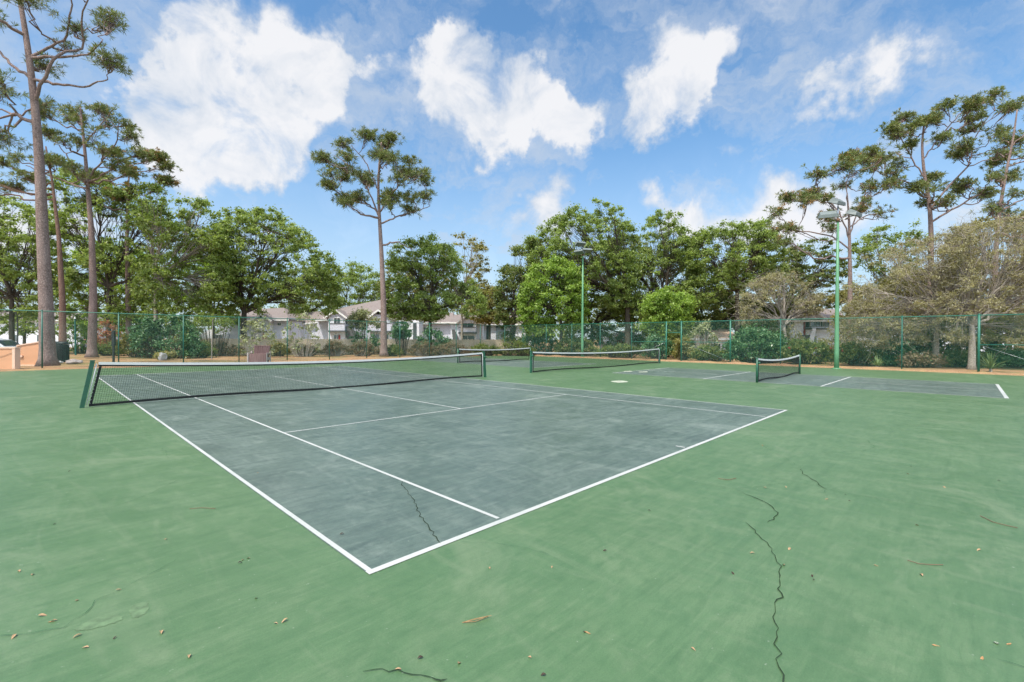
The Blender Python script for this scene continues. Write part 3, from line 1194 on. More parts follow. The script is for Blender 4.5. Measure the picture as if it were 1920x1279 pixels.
def broadleaf(name, label, cat, base, D, fork_py, outl, thick, n, leaf, bark=B_OAK, per=105, rad=.60, size=.23, asp=.52, trunk_r=.24, gap=.3, seed=1, group=None, k=7, flat=.62, twig=.022, fork_px=None, extra=None, droop=0.0, trunks=1, up=.5):
    rng = np.random.default_rng(seed)
    g = gnd(base, D)
    root = thing(name, g, label, cat, group)
    C = clump_points(outl, D, thick, int(n * 1.8), rng, gap, .28, seed=seed * 1.7)
    fk = at(fork_px if fork_px is not None else base, fork_py, D)
    mb = MB()
    cen, lab = kcent(C, k, rng)
    for q in range(trunks):
        sh = (FH * rng.uniform(-.6, .6) + _R0 * rng.uniform(-.9, .9)) * (1 if trunks > 1 else 0)
        pts = bez(g + sh - [0, 0, .15], (g + fk) / 2 + sh * .6 + [rng.uniform(-.15, .15), rng.uniform(-.15, .15), 0], fk, 8)
        rr = np.linspace(trunk_r, trunk_r * .68, 8)
        rr[0] *= 1.35
        mb.tube(pts, rr, 9)
    for i in range(len(cen)):
        tgt = cen[i]
        md = fk * .5 + tgt * .5
        md[2] += rng.uniform(-.2, .5)
        md[:2] += rng.uniform(-.5, .5, 2)
        limb = bez(fk, md, tgt, 9)
        cnt = (lab == i).sum()
        r0 = trunk_r * (.25 + .6 * math.sqrt(cnt / max(1, len(C)) * 2.2))
        limb[1:-1] += rng.normal(size=(7, 3)) * .08
        mb.tube(limb, np.linspace(min(r0, trunk_r * .75), .035, 9), 6, False)
        for p in C[lab == i]:
            s = limb[rng.integers(2, 9)]
            m2 = (s + p) / 2 + rng.normal(size=3) * .18 + [0, 0, .12]
            mb.tube(bez(s, m2, p, 5), np.linspace(twig * 1.6, twig * .5, 5), 3, False)
    if extra:
        extra(mb, C, rng)
    mb.build('trunk', bark, root, True)
    quads('crown', leaf_quads(C, per, rad, flat, size, asp, rng, up, droop), leaf, root)
    return root


def pine(name, label, D, spine, outl, thick, n, leaf=L_PINE, bark=B_PINE, tr=.32, seed=1, tufts=6, per=16, length=.36, width=.045, gap=.25, k=14, spray=.62, group='tall pine trees', low=.15, shell=.5, leaf2=None, rise=1.2, forks=(), pad=(1.0, .58)):
    n = int(n * 1.2)
    """tall pine: bare trunk through spine pixels, ascending limbs, needle tufts at branch ends"""
    rng = np.random.default_rng(seed)
    S = [at(px, py, D) for px, py in spine]
    g = gnd(spine[0][0], D)
    S[0] = g - [0, 0, .2]
    root = thing(name, g, label, 'pine tree', group)
    S = np.array(S)
    # resample the spine
    seg = np.linalg.norm(np.diff(S, axis=0), axis=1)
    cum = np.r_[0, np.cumsum(seg)]
    n2 = 40
    L = cum[-1]
    tt = np.linspace(0, L, n2)
    P = np.stack([np.interp(tt, cum, S[:, i]) for i in range(3)], 1)
    ker = np.array([1, 2, 3, 2, 1]) / 9.
    Q = P.copy()
    for i in range(3):
        pad = np.r_[[P[0, i]] * 2, P[:, i], [P[-1, i]] * 2]
        Q[:, i] = np.convolve(pad, ker, 'valid')
    P = Q
    rr = tr * (1 - .82 * (tt / L) ** .95)
    rr[0] *= 1.5
    rr[1] *= 1.12
    mb = MB()
    mb.tube(P, rr, 12)
    C = clump_points(outl, D, thick, n, rng, gap + .1, shell, .5, seed * 2.3, 2.4)
    cen, lab = kcent(C, k, rng)
    # foliage gathers in flat pads at the limb ends
    C = cen[lab] + (C - cen[lab]) * np.array([pad[0], pad[0], pad[1]])
    SP, SR = [P[int(n2 * low):]], [rr[int(n2 * low):]]
    for fk_ in forks:
        q = np.array([at(x, y, D) for x, y in fk_])
        j0 = int(((P - q[0]) ** 2).sum(1).argmin())
        q[0] = P[j0]
        for w_ in range(1, len(q)):
            q[w_] += FH * rng.uniform(-.5, .5) * min(w_, 2)
        cs = np.r_[0, np.cumsum(np.linalg.norm(np.diff(q, axis=0), axis=1))]
        t_ = np.linspace(0, cs[-1], 16)
        q2 = np.stack([np.interp(t_, cs, q[:, i]) for i in range(3)], 1)
        q3 = q2.copy()
        q3[1:-1] = (q2[:-2] + q2[1:-1] * 2 + q2[2:]) / 4 + rng.normal(size=(14, 3)) * .035
        fr = np.linspace(min(rr[j0] * .55, .12), .03, 16)
        mb.tube(q3, fr, 8, False)
        SP.append(q3[3:])
        SR.append(fr[3:])
    SP, SR = np.vstack(SP), np.concatenate(SR)
    T, Dr = [], []
    for i in range(len(cen)):
        tgt = cen[i]
        # root of the limb: nearest wood that lies lower than the pad
        dv = tgt - SP
        cost = np.linalg.norm(dv, axis=1) + np.where(dv[:, 2] < .5, 4.0, 0) + np.abs(dv[:, 2] - rise) * .35
        j = int(cost.argmin())
        s = SP[j]
        hd = np.linalg.norm(dv[j][:2])
        md = s * .45 + tgt * .55
        md[2] -= .25 + .12 * hd
        md += rng.normal(size=3) * .2
        limb = bez(s, md, tgt, 9)
        limb[2:-1] += rng.normal(size=(6, 3)) * .09
        r0 = min(SR[j] * .75, .04 + .009 * hd + .02 * math.sqrt((lab == i).sum()))
        mb.tube(limb, np.linspace(r0, .028, 9), 6, False)
        for p in C[lab == i]:
            b0 = limb[rng.integers(3, 9)]
            m2 = (b0 + p) / 2 + rng.normal(size=3) * .16 - [0, 0, .12]
            tw = bez(b0, m2, p, 5)
            mb.tube(tw, np.linspace(.028, .012, 5), 3, False)
            dv = p - b0
            dv /= np.linalg.norm(dv) + 1e-6
            dv[2] += .5
            for q in range(tufts):
                o = rng.normal(size=3) * spray * np.array([.55, .55, .26])
                e = p + o
                mb.tube([tw[3], e], [.012, .006], 3, False)
                T.append(e)
                dq = dv + o * .6
                Dr.append(dq / np.linalg.norm(dq))
    mb.build('trunk', bark, root, True)
    T, Dr = np.array(T), np.array(Dr)
    nq = needle_quads(T, Dr, per, length, width, rng)
    if leaf2 is not None:
        msk = np.repeat(rng.random(len(T)) < .16, per)
        quads('dead_needles', nq[msk], leaf2, root)
        nq = nq[~msk]
    quads('crown', nq, leaf, root)
    return root


def shrub(name, label, px0, px1, top, D, leaf, seed, n=60, per=70, rad=.33, size=.15, asp=.5, thick=1.0, bark=B_OAK, gap=.25, group='shrubs behind the chain link fences', bot=None, flowers=None, cat='shrub', twig=.012, ragged=.12, up=.4):
    rng = np.random.default_rng(seed)
    mid = (px0 + px1) / 2
    g = gnd(mid, D)
    root = thing(name, g, label, cat, group)
    yb = 640 + 1.6 * FOC / D * .98 if bot is None else bot
    xs = np.linspace(px0, px1, 6)
    pr = [.45, .15, .0, .05, .2, .5]
    rng.shuffle(pr[1:5])
    outl = [(x, top + (yb - top) * (p + rng.uniform(0, ragged)), yb) for x, p in zip(xs, pr)]
    C = clump_points(outl, D, thick, n, rng, gap, .4, .9, seed)
    mb = MB()
    for p in C:
        s = g + _R0 * ((p - g) @ _R0) * .45 + FH * ((p - g) @ FH) * .4
        m2 = (s + p) / 2 + rng.normal(size=3) * .12
        mb.tube(bez(s, m2, p, 5), np.linspace(twig * 1.8, twig * .6, 5), 3, False)
    mb.build('stem', bark, root, True)
    quads('foliage', leaf_quads(C, per, rad, .8, size, asp, rng, up), leaf, root)
    if flowers:
        F = C[rng.choice(len(C), min(flowers, len(C)), replace=False)] - FH * .25
        for q in F:
            quads('flower', leaf_quads(q[None], 16, .14, .8, .09, .8, rng, .3), L_FLOWER, root)
    return root


# --- pines
pine('pine_tree', 'tall pine with thick pinkish trunk beside the leftmost fence post, crown above the photo', 25.4,
     [(90, 694), (86, 560), (80, 440), (75, 320), (68, 220), (60, 150), (48, 60), (30, -40), (20, -120)],
     [(-120, 60, 300), (-40, -90, 330), (20, -200, 300), (70, -190, 170), (120, -120, 190), (160, -60, 150), (200, -10, 175), (245, 70, 160)],
     2.6, 150, forks=[[(72, 190), (90, 158), (123, 114), (132, 76), (158, 41), (193, 8)], [(74, 232), (30, 214), (0, 205), (-50, 185)], [(62, 110), (110, 60), (150, -20)], [(66, 150), (20, 120), (-40, 60)], [(100, 145), (150, 160), (195, 145)], [(128, 100), (170, 105), (215, 95)]], tr=.36, seed=11, tufts=6, per=18, length=.34, width=.030, k=30, low=.62, gap=.2, spray=.6)
pine('pine_tree', 'pine with wide flat crown between the big left pine and the oaks', 37.0,
     [(172, 672), (175, 560), (172, 440), (164, 340), (158, 270), (150, 195)],
     [(82, 235, 330), (105, 195, 335), (150, 180, 350), (200, 196, 345), (250, 240, 330), (256, 270, 310)],
     2.8, 105, forks=[[(164, 345), (190, 305), (215, 270), (240, 240)], [(162, 335), (125, 300), (95, 265)], [(163, 350), (120, 340), (70, 318)], [(156, 270), (185, 230), (210, 205)]], tr=.33, seed=12, k=22, low=.55, gap=.22, length=.38, width=.045)
pine('pine_tree', 'leaning reddish pine trunk just right of the big left pine', 33.0,
     [(118, 668), (117, 560), (110, 440), (98, 340), (85, 270)],
     [(-60, 330, 370), (0, 290, 365), (50, 300, 360), (95, 275, 350), (125, 310, 345)],
     2.2, 48, tr=.24, bark=B_PINER, seed=13, k=8, low=.5, gap=.2, length=.38, width=.045)
pine('pine_tree', 'pine with browning needles rising above the light green oaks on the left', 46.0,
     [(243, 664), (240, 560), (238, 440), (240, 350), (245, 300)],
     [(160, 330, 390), (200, 300, 400), (250, 280, 395), (290, 275, 370), (322, 300, 345), (332, 335, 355)],
     3.2, 140, tr=.30, seed=14, k=11, low=.5, gap=.2, length=.42, width=.06, leaf2=L_PINEB)
pine('pine_tree', 'tall lone pine with bare straight trunk and round open crown mid view', 43.0,
     [(720, 668), (719, 560), (715, 470), (711, 400), (709, 350), (712, 290), (716, 262)],
     [(596, 296, 325), (612, 276, 362), (645, 268, 398), (690, 260, 408), (738, 262, 402), (775, 298, 400), (798, 328, 392), (808, 355, 386)],
     4.0, 230, forks=[[(712, 405), (690, 355), (660, 315), (628, 292)], [(711, 395), (742, 352), (768, 322)], [(714, 416), (750, 402), (785, 394), (806, 386)], [(712, 400), (680, 376), (640, 360)], [(710, 360), (690, 310), (665, 280)], [(717, 458), (745, 452), (772, 466)]], tr=.33, seed=15, k=34, low=.55, gap=.30, tufts=5, per=22, length=.44, width=.042, rise=1.6, spray=.72)
pine('pine_tree', 'ragged half bare pine with orange dead needles behind the tall light pole', 36.0,
     [(1592, 682), (1594, 600), (1594, 520), (1593, 460), (1592, 410), (1588, 360)],
     [(1448, 410, 470), (1475, 350, 470), (1520, 318, 450), (1570, 290, 440), (1625, 272, 400), (1650, 300, 430), (1668, 360, 420)],
     2.8, 125, forks=[[(1593, 450), (1570, 400), (1545, 350), (1520, 325)], [(1593, 440), (1615, 395), (1645, 330)], [(1593, 468), (1560, 442), (1515, 428), (1480, 440)], [(1592, 430), (1620, 405), (1660, 398)], [(1590, 400), (1590, 340), (1605, 290)]], tr=.25, seed=16, k=26, low=.55, gap=.3, length=.36, width=.045, leaf2=L_PINEB)
pine('pine_tree', 'tallest pine on the right with forked trunk and broad dome crown', 38.0,
     [(1745, 684), (1745, 560), (1746, 440), (1743, 380), (1733, 330), (1728, 270), (1735, 215)],
     [(1618, 285, 320), (1650, 240, 345), (1700, 208, 360), (1760, 196, 400), (1815, 186, 400), (1850, 178, 380), (1885, 205, 345), (1898, 240, 320)],
     3.6, 270, forks=[[(1745, 388), (1775, 350), (1808, 318), (1840, 262), (1862, 215)], [(1742, 375), (1700, 345), (1655, 332)], [(1746, 412), (1790, 388), (1840, 358), (1882, 345)], [(1736, 335), (1705, 280), (1670, 250)], [(1732, 300), (1765, 250), (1800, 205)]], tr=.30, seed=17, k=46, low=.5, gap=.26, length=.38, width=.05)
pine('pine_tree', 'thin sparse pine leaning right at the right edge of the view', 34.0,
     [(1862, 690), (1864, 560), (1870, 420), (1885, 330), (1900, 260), (1908, 200)],
     [(1850, 340, 430), (1880, 270, 420), (1910, 190, 430), (1950, 210, 450), (1990, 260, 440)],
     2.2, 60, forks=[[(1872, 400), (1910, 380), (1960, 360)], [(1880, 340), (1862, 330), (1845, 345)], [(1895, 280), (1930, 240), (1960, 220)]], tr=.22, seed=18, k=15, low=.5, gap=.25, length=.34, width=.04)

# --- broadleaf trees
OG = 'broadleaf trees beyond the fences'
broadleaf('oak_tree', 'light green spreading oak filling the far left edge behind the peach wall', 'tree', 22, 44, 560,
          [(-110, 360, 600), (-40, 352, 605), (20, 365, 600), (70, 395, 590), (125, 430, 570)], 4.0, 190, L_OAK, seed=21, gap=.36, group=OG)
broadleaf('oak_tree', 'oak with loose sunlit layers just right of the left pine trunks', 'tree', 205, 46, 540,
          [(90, 380, 560), (130, 330, 600), (180, 322, 600), (230, 352, 600), (285, 385, 595), (320, 430, 580)], 4.2, 230, L_OAK, seed=22, gap=.38, group=OG)
broadleaf('oak_tree', 'airy oak with a slender grey trunk showing through, above the dark green shrub', 'tree', 292, 42, 520,
          [(245, 440, 585), (280, 380, 590), (320, 358, 590), (365, 368, 590), (400, 392, 585), (428, 440, 560)], 3.6, 190, L_OAK, bark=B_GREY, seed=23, gap=.40, group=OG, trunk_r=.2)
broadleaf('oak_tree', 'dense low oak with dark trunk forking at fence height, left of the lone pine', 'tree', 458, 46, 585,
          [(405, 440, 570), (440, 405, 588), (480, 400, 588), (520, 398, 585), (560, 432, 588), (600, 462, 590), (634, 505, 588)], 4.6, 290, L_OAK, seed=24, gap=.30, group=OG, trunk_r=.34)
broadleaf('oak_tree', 'small distant tree seen in the gap left of the lone pine trunk', 'tree', 668, 74, 600,
          [(618, 535, 620), (645, 505, 620), (675, 498, 620), (700, 502, 620), (722, 530, 620)], 4.5, 130, L_OAK, seed=25, gap=.25, group=OG, rad=.9, size=.3)
broadleaf('oak_tree', 'rounded yellow green tree with a dark trunk right of the lone pine', 'tree', 806, 48, 590,
          [(722, 530, 588), (742, 475, 598), (775, 450, 600), (812, 448, 602), (845, 465, 596), (880, 520, 592), (908, 560, 592)], 4.0, 240, L_OAK, seed=26, gap=.28, group=OG, trunk_r=.24)
broadleaf('oak_tree', 'thin airy tree letting the sky through behind the rounded yellow green tree', 'tree', 866, 62, 560,
          [(825, 462, 560), (850, 448, 580), (880, 446, 580), (905, 455, 560), (916, 475, 540)], 3.6, 85, L_OLIVE, bark=B_GREY, seed=27, gap=.36, group=OG, per=60, size=.25, trunk_r=.18)
broadleaf('oak_tree', 'low yellowish tree in front of the gap between the two groves', 'tree', 918, 60, 610,
          [(880, 565, 600), (905, 535, 605), (930, 540, 608), (950, 570, 608)], 2.6, 75, L_OLIVE, seed=28, gap=.25, group=OG, trunk_r=.14)
broadleaf('oak_tree', 'narrow dark green tree at the left end of the right grove', 'tree', 962, 52, 600,
          [(930, 540, 605), (950, 485, 640), (980, 458, 645), (1008, 452, 640), (1025, 500, 620)], 3.2, 150, L_DARK, seed=29, gap=.22, group=OG, trunk_r=.25)
broadleaf('oak_tree', 'bright lime green tree just left of the slim light pole', 'tree', 1052, 47, 600,
          [(974, 560, 612), (995, 505, 628), (1035, 484, 632), (1075, 496, 622), (1098, 545, 605)], 3.2, 210, L_BRIGHT, seed=30, gap=.25, group=OG, trunk_r=.2)
broadleaf('oak_tree', 'highest oak of the right grove, dark limbs forking right of the slim pole', 'tree', 1176, 51, 560,
          [(985, 455, 530), (1025, 425, 540), (1075, 398, 560), (1115, 390, 570), (1155, 402, 580), (1192, 448, 590)], 5.0, 300, L_OAK, seed=31, gap=.36, group=OG, trunk_r=.36, k=9)
broadleaf('oak_tree', 'oak in the middle of the right grove with a notched leafy top', 'tree', 1238, 53, 570,
          [(1140, 455, 590), (1170, 412, 600), (1205, 420, 605), (1232, 398, 605), (1275, 425, 600), (1318, 455, 590)], 4.6, 270, L_OAK, seed=32, gap=.34, group=OG, trunk_r=.32)
broadleaf('oak_tree', 'short bright green tree leaning over the fence top left of the gateway', 'tree', 1252, 44, 610,
          [(1205, 580, 615), (1230, 545, 630), (1262, 530, 632), (1295, 565, 612)], 2.4, 120, L_BRIGHT, seed=33, gap=.2, group=OG, trunk_r=.14)
broadleaf('oak_tree', 'wide oak with black bare limbs below a flat crown, above the gateway', 'tree', 1382, 50, 545,
          [(1285, 480, 585), (1315, 432, 580), (1365, 424, 545), (1410, 420, 545), (1442, 440, 540), (1470, 490, 535)], 4.6, 240, L_OAK, seed=34, gap=.36, group=OG, trunk_r=.30, k=8)
broadleaf('oak_tree', 'dark tree with level branches left of the tall light pole', 'tree', 1478, 53, 580,
          [(1425, 520, 600), (1460, 478, 592), (1505, 452, 580), (1548, 468, 578), (1580, 500, 578)], 4.0, 170, L_DARK, seed=35, gap=.36, group=OG, flat=.4)
broadleaf('oak_tree', 'dark green evergreen tree behind the slim pole and the middle net', 'tree', 1110, 56, 610,
          [(1060, 560, 650), (1085, 530, 655), (1130, 520, 655), (1175, 545, 655), (1215, 570, 650)], 3.2, 170, L_DARK, seed=36, gap=.22, group=OG)
broadleaf('oak_tree', 'olive tree filling in below the wide oak, right of the gateway', 'tree', 1335, 56, 610,
          [(1270, 575, 625), (1305, 555, 625), (1360, 550, 622), (1420, 560, 615), (1450, 580, 612)], 3.2, 170, L_DARK, seed=37, gap=.25, group=OG)


for lab_, b_, d_, o_, n_, lf_, sd_ in (
        ('pale leafy tree glimpsed behind the far left oak and pine trunks', 45, 58, [(-90, 470, 628), (-20, 440, 628), (60, 430, 628), (130, 470, 625)], 130, L_OAK, 141),
        ('yellow green tree low behind the two left pine trunks', 205, 55, [(120, 500, 630), (165, 460, 630), (220, 450, 630), (280, 480, 630), (305, 520, 625)], 140, L_BRIGHT, 142),
        ('light green tree between the airy grey trunked oak and the low dense oak', 400, 56, [(330, 500, 615), (370, 460, 612), (415, 455, 610), (450, 490, 605)], 120, L_BRIGHT, 143),
        ('tree showing low behind the right half of the dense low oak', 575, 68, [(520, 540, 598), (560, 505, 600), (605, 515, 600), (640, 540, 600)], 80, L_OAK, 144),
        ('tree behind the lone pine trunk and the rounded yellow green tree', 750, 78, [(695, 545, 600), (730, 500, 610), (770, 490, 612), (810, 510, 605)], 90, L_OLIVE, 145),
        ('dark tree deep behind the yellowish tree in the gap', 920, 82, [(855, 560, 630), (890, 540, 632), (930, 545, 632), (975, 530, 632), (1000, 520, 632)], 110, L_DARK, 146),
        ('tree deep inside the right grove behind the notched oak', 1205, 62, [(1100, 480, 620), (1160, 450, 625), (1220, 445, 625), (1290, 455, 625), (1330, 480, 620)], 150, L_DARK, 147),
        ('leafy tree behind the wide oak with black limbs', 1420, 62, [(1330, 500, 620), (1380, 480, 622), (1440, 485, 622), (1500, 500, 622)], 120, L_OAK, 148)):
    broadleaf('oak_tree', lab_, 'tree', b_, d_, 590, o_, 3.4, n_, lf_, seed=sd_, gap=.15, group=OG, trunk_r=.18, rad=.75, size=.28)


# --- mossy, half bare trees on the right
def curly(count, wid, zr):
    def f(mb, C, rng):
        for _ in range(count):
            p = C[rng.integers(len(C))].copy()
            pts = [p]
            d = rng.normal(size=3)
            d[2] = abs(d[2]) * .4
            d /= np.linalg.norm(d)
            for q in range(6):
                d = d + rng.normal(size=3) * .55
                d[2] -= .12
                d /= np.linalg.norm(d)
                p = p + d * rng.uniform(.18, .36)
                pts.append(p)
            mb.tube(pts, np.linspace(wid, wid * .35, 7), 3, False)
    return f


MG = 'mossy half bare trees on the right'
broadleaf('mossy_tree', 'large tan mossy tree with bare twigs, grey trunk midway between right fence posts', 'tree', 1757, 30.5, 600,
          [(1585, 545, 640), (1625, 490, 650), (1680, 465, 655), (1740, 440, 640), (1800, 440, 630), (1840, 470, 630)], 2.8, 270, L_TAN, bark=B_GREY, seed=41, per=80, rad=.5, size=.14, asp=.26, gap=.34, group=MG, k=10, trunk_r=.2, extra=curly(950, .010, 0), droop=.6, twig=.016)
broadleaf('mossy_tree', 'pale twiggy mossy tree at the right edge, its trunk beside a fence post', 'tree', 1822, 28.0, 610,
          [(1775, 480, 640), (1810, 430, 640), (1850, 412, 640), (1900, 425, 645), (1960, 440, 650), (2010, 480, 650)], 2.6, 230, L_TAN, bark=B_GREY, seed=42, per=80, rad=.48, size=.14, asp=.3, gap=.30, group=MG, k=9, trunk_r=.2, extra=curly(950, .010, 0), droop=.6, twig=.016)
broadleaf('mossy_tree', 'small grey brown twiggy tree with crooked pale trunk before the red doored house', 'tree', 1484, 36, 610,
          [(1390, 555, 606), (1425, 522, 606), (1465, 512, 600), (1505, 526, 592), (1535, 552, 588)], 2.0, 120, L_TAN, bark=B_GREY, seed=43, per=55, rad=.45, size=.15, asp=.3, gap=.36, group=MG, fork_px=1470, trunk_r=.13, extra=curly(300, .012, 0), droop=.5, twig=.016)
broadleaf('mossy_tree', 'drooping moss draped tree behind the fence panel right of the tall light pole', 'tree', 1660, 33, 625,
          [(1580, 560, 655), (1620, 575, 668), (1665, 560, 668), (1705, 590, 668), (1735, 620, 655)], 1.6, 150, L_OLIVE, bark=B_GREY, seed=44, per=70, rad=.42, size=.15, asp=.35, gap=.3, group=MG, trunk_r=.14, extra=curly(160, .010, 0), droop=1.6, twig=.014)
broadleaf('oak_tree', 'olive green leafy tree under the mossy branches behind the last two fence posts', 'tree', 1800, 32, 640,
          [(1690, 590, 668), (1730, 575, 672), (1790, 600, 680), (1850, 580, 672), (1930, 580, 668)], 1.6, 200, L_OLIVE, seed=45, per=70, rad=.42, size=.16, gap=.28, group=OG, trunk_r=.12)
broadleaf('oak_tree', 'dark olive tree just right of the tall light pole, behind the ragged pine', 'tree', 1600, 44, 600,
          [(1565, 560, 590), (1585, 540, 625), (1620, 540, 630), (1660, 520, 630), (1700, 510, 630), (1760, 500, 620)], 3.0, 180, L_OLIVE, seed=46, gap=.2, group=OG)
broadleaf('oak_tree', 'pale green thin tree between the ragged pine and the dome crowned pine', 'tree', 1668, 46, 560,
          [(1600, 470, 540), (1640, 430, 540), (1690, 420, 530), (1730, 440, 520)], 2.8, 70, L_OAK, bark=B_GREY, seed=47, per=60, gap=.4, group=OG, trunk_r=.14)
broadleaf('oak_tree', 'leafy green tree behind the twiggy mossy tree at the right edge', 'tree', 1890, 42, 560,
          [(1780, 440, 600), (1830, 415, 600), (1890, 400, 600), (1960, 405, 600), (2040, 420, 600)], 3.4, 210, L_OLIVE, seed=48, gap=.25, group=OG)


# --- shrubs behind the left fence
shrub('shrub', 'big dark glossy shrub reaching the fence top below the airy grey trunked oak', 250, 372, 582, 37.5, L_GLOSS, 51, n=170, per=80, rad=.36, size=.19, thick=1.5, gap=.15)
shrub('shrub', 'olive shrub right of the black utility post behind the left fence', 221, 300, 622, 39, L_OLIVE, 52, n=80, thick=1.2)
shrub('shrub', 'reddish leaved shrub between the dark barked pine and the black utility post', 178, 228, 602, 43, L_RED, 53, n=70, thick=1.3)
shrub('shrub', 'yellow green shrub between the bin and the dark barked pine', 128, 172, 600, 47, L_BRIGHT, 54, n=70, thick=1.4)
shrub('shrub', 'dark low shrub under the reddish leaved shrub', 180, 235, 640, 41.5, L_DARK, 55, n=60, thick=1.0)
shrub('shrub', 'low clump of mixed greenery around the grey block near the left fence', 280, 345, 662, 35, L_OLIVE, 56, n=40, thick=.7, size=.12)
shrub('shrub', 'tangle of dark green leaves right of the big dark glossy shrub', 345, 400, 640, 39, L_DARK, 57, n=70, thick=1.0)
shrub('shrub', 'leafy branch hanging over the pale house wall beside the fence post', 360, 440, 588, 41.5, L_OAK, 63, n=50, per=45, thick=1.2, bot=622)
shrub('sapling', 'pale leaved sapling behind the brown wooden seat', 452, 515, 582, 39.5, L_PALE, 58, n=42, per=34, rad=.4, size=.2, thick=.8, gap=.3, cat='sapling', bark=B_GREY)
shrub('sapling', 'pale sapling with a leaning stem in front of the lilac wall', 533, 605, 584, 41.5, L_PALE, 59, n=38, per=26, rad=.42, size=.22, thick=.8, gap=.35, cat='sapling', bark=B_GREY)
shrub('shrub', 'yellow green bush in front of the stair between the two gables', 655, 712, 578, 49, L_PALE, 60, n=70, per=60, rad=.45, size=.22, thick=1.0, bot=615)
shrub('shrub', 'dark green bush under the yellow green bush, left of the lone pine', 655, 715, 606, 48, L_GLOSS, 61, n=40, per=50, rad=.4, size=.2, thick=.9)
shrub('shrub', 'dark green bush at fence top right of the lone pine', 738, 770, 598, 45.5, L_GLOSS, 62, n=50, per=60, rad=.4, size=.2, thick=.8, bot=632)
shrub('shrub', 'dark bush under the rounded yellow green tree', 780, 845, 610, 46, L_GLOSS, 64, n=80, per=60, rad=.4, size=.19, thick=1.0)
vine_lab = ['dry brown vine tangle on the board fence left of the brown seat', 'dry mixed green vine right of the brown seat', 'straggly dry vine below the leaning sapling',
            'brown vine tangle under the left gable house', 'dense brown vine bush left of the lone pine', 'dark dry shrub at the foot of the lone pine',
            'greyish twiggy bush right of the lone pine', 'dead tangled brush behind the tennis net post', 'dark brush in the far corner left of the dark tree', 'dark undergrowth under the narrow dark green tree']
vine_x = [(382, 456), (498, 545), (548, 600), (600, 655), (640, 712), (716, 752), (765, 822), (815, 880), (876, 940), (930, 1005)]
for i, (xa, xb) in enumerate(vine_x):
    lf = [L_VINE, L_OLIVE, L_VINE, L_VINE, L_VINE, L_DARK, L_VINE, L_VINE, L_DARK, L_DARK][i]
    shrub('vine_bush', vine_lab[i], xa, xb, 640 + (i % 3) * 2, 42.0 + i * .35, lf, 70 + i, n=100, per=50, rad=.34, size=.12, thick=.45, group='brush along the board fence', twig=.016, bark=B_GREY if lf is L_VINE else B_OAK, cat='bush')
# behind the right fence
shrub('shrub', 'dense green shrub with broad leaves behind the short sagging net', 1362, 1478, 612, 34.5, L_GLOSS, 81, n=190, per=80, rad=.36, size=.19, thick=1.3, gap=.1)
shrub('shrub', 'dark shrub with red blossoms behind the right post of the short sagging net', 1462, 1562, 634, 33.5, L_DARK, 82, n=150, thick=1.0, flowers=6)
shrub('shrub', 'dark shrub dotted with pink red flowers right of the tall light pole', 1575, 1650, 640, 31.5, L_DARK, 83, n=120, thick=1.0, flowers=7)
shrub('shrub', 'dark green shrub between the moss draped tree and the next fence post', 1640, 1712, 636, 31, L_GLOSS, 84, n=110, thick=.9)
shrub('shrub', 'dark low shrub between the two mossy trunks', 1768, 1850, 658, 30.2, L_DARK, 85, n=90, thick=.8)
shrub('shrub', 'dark shrub behind the yucca at the right edge', 1840, 1960, 652, 30, L_GLOSS, 86, n=120, thick=1.0)
shrub('shrub', 'brownish low brush at the foot of the mossy tree trunk', 1690, 1770, 664, 29.6, L_VINE, 87, n=60, thick=.7)
shrub('shrub', 'yellowish olive bush seen through the open gateway', 1262, 1296, 632, 38.6, L_OLIVE, 88, n=60, thick=.7)
shrub('shrub', 'dark bush behind the gateway opening', 1255, 1305, 610, 42, L_DARK, 89, n=90, thick=1.0)
shrub('shrub', 'pale scrambling bush right of the gateway', 1296, 1345, 598, 38, L_PALE, 90, n=70, per=26, rad=.4, size=.2, thick=.8, gap=.35, bark=B_GREY, twig=.03)
shrub('shrub', 'grey green hedge shrub under the pale roof right of the gateway', 1300, 1372, 646, 37, L_DARK, 91, n=100, thick=.9)
shrub('shrub', 'dark leafy shrub left of the gateway behind the net post', 1205, 1262, 628, 40.5, L_GLOSS, 92, n=100, thick=1.0)
shrub('shrub', 'brown green hedge shrub below the small white gable', 1120, 1212, 646, 43, L_DARK, 93, n=120, thick=1.0)
shrub('shrub', 'hedge shrub at the foot of the slim light pole', 1040, 1125, 632, 46.5, L_DARK, 94, n=120, thick=1.0)
shrub('shrub', 'dark hedge shrub behind the far end of the short far net', 975, 1050, 615, 49.5, L_GLOSS, 95, n=130, thick=1.2)
shrub('shrub', 'green shrub filling the fence panel left of the broad leaved shrub', 1395, 1470, 585, 38, L_DARK, 96, n=90, thick=1.0, bot=650)


shrub('shrub', 'pale twiggy bush between the outside stair and the tall light pole', 1536, 1606, 604, 36, L_TAN, 97, n=60, per=34, rad=.42, size=.16, thick=.8, gap=.35, bark=B_GREY, twig=.02)
shrub('shrub', 'thin twiggy bush in front of the white wall left of the red door', 1468, 1504, 606, 36.5, L_TAN, 98, n=30, per=24, rad=.4, size=.16, thick=.6, gap=.35, bark=B_GREY, twig=.02)


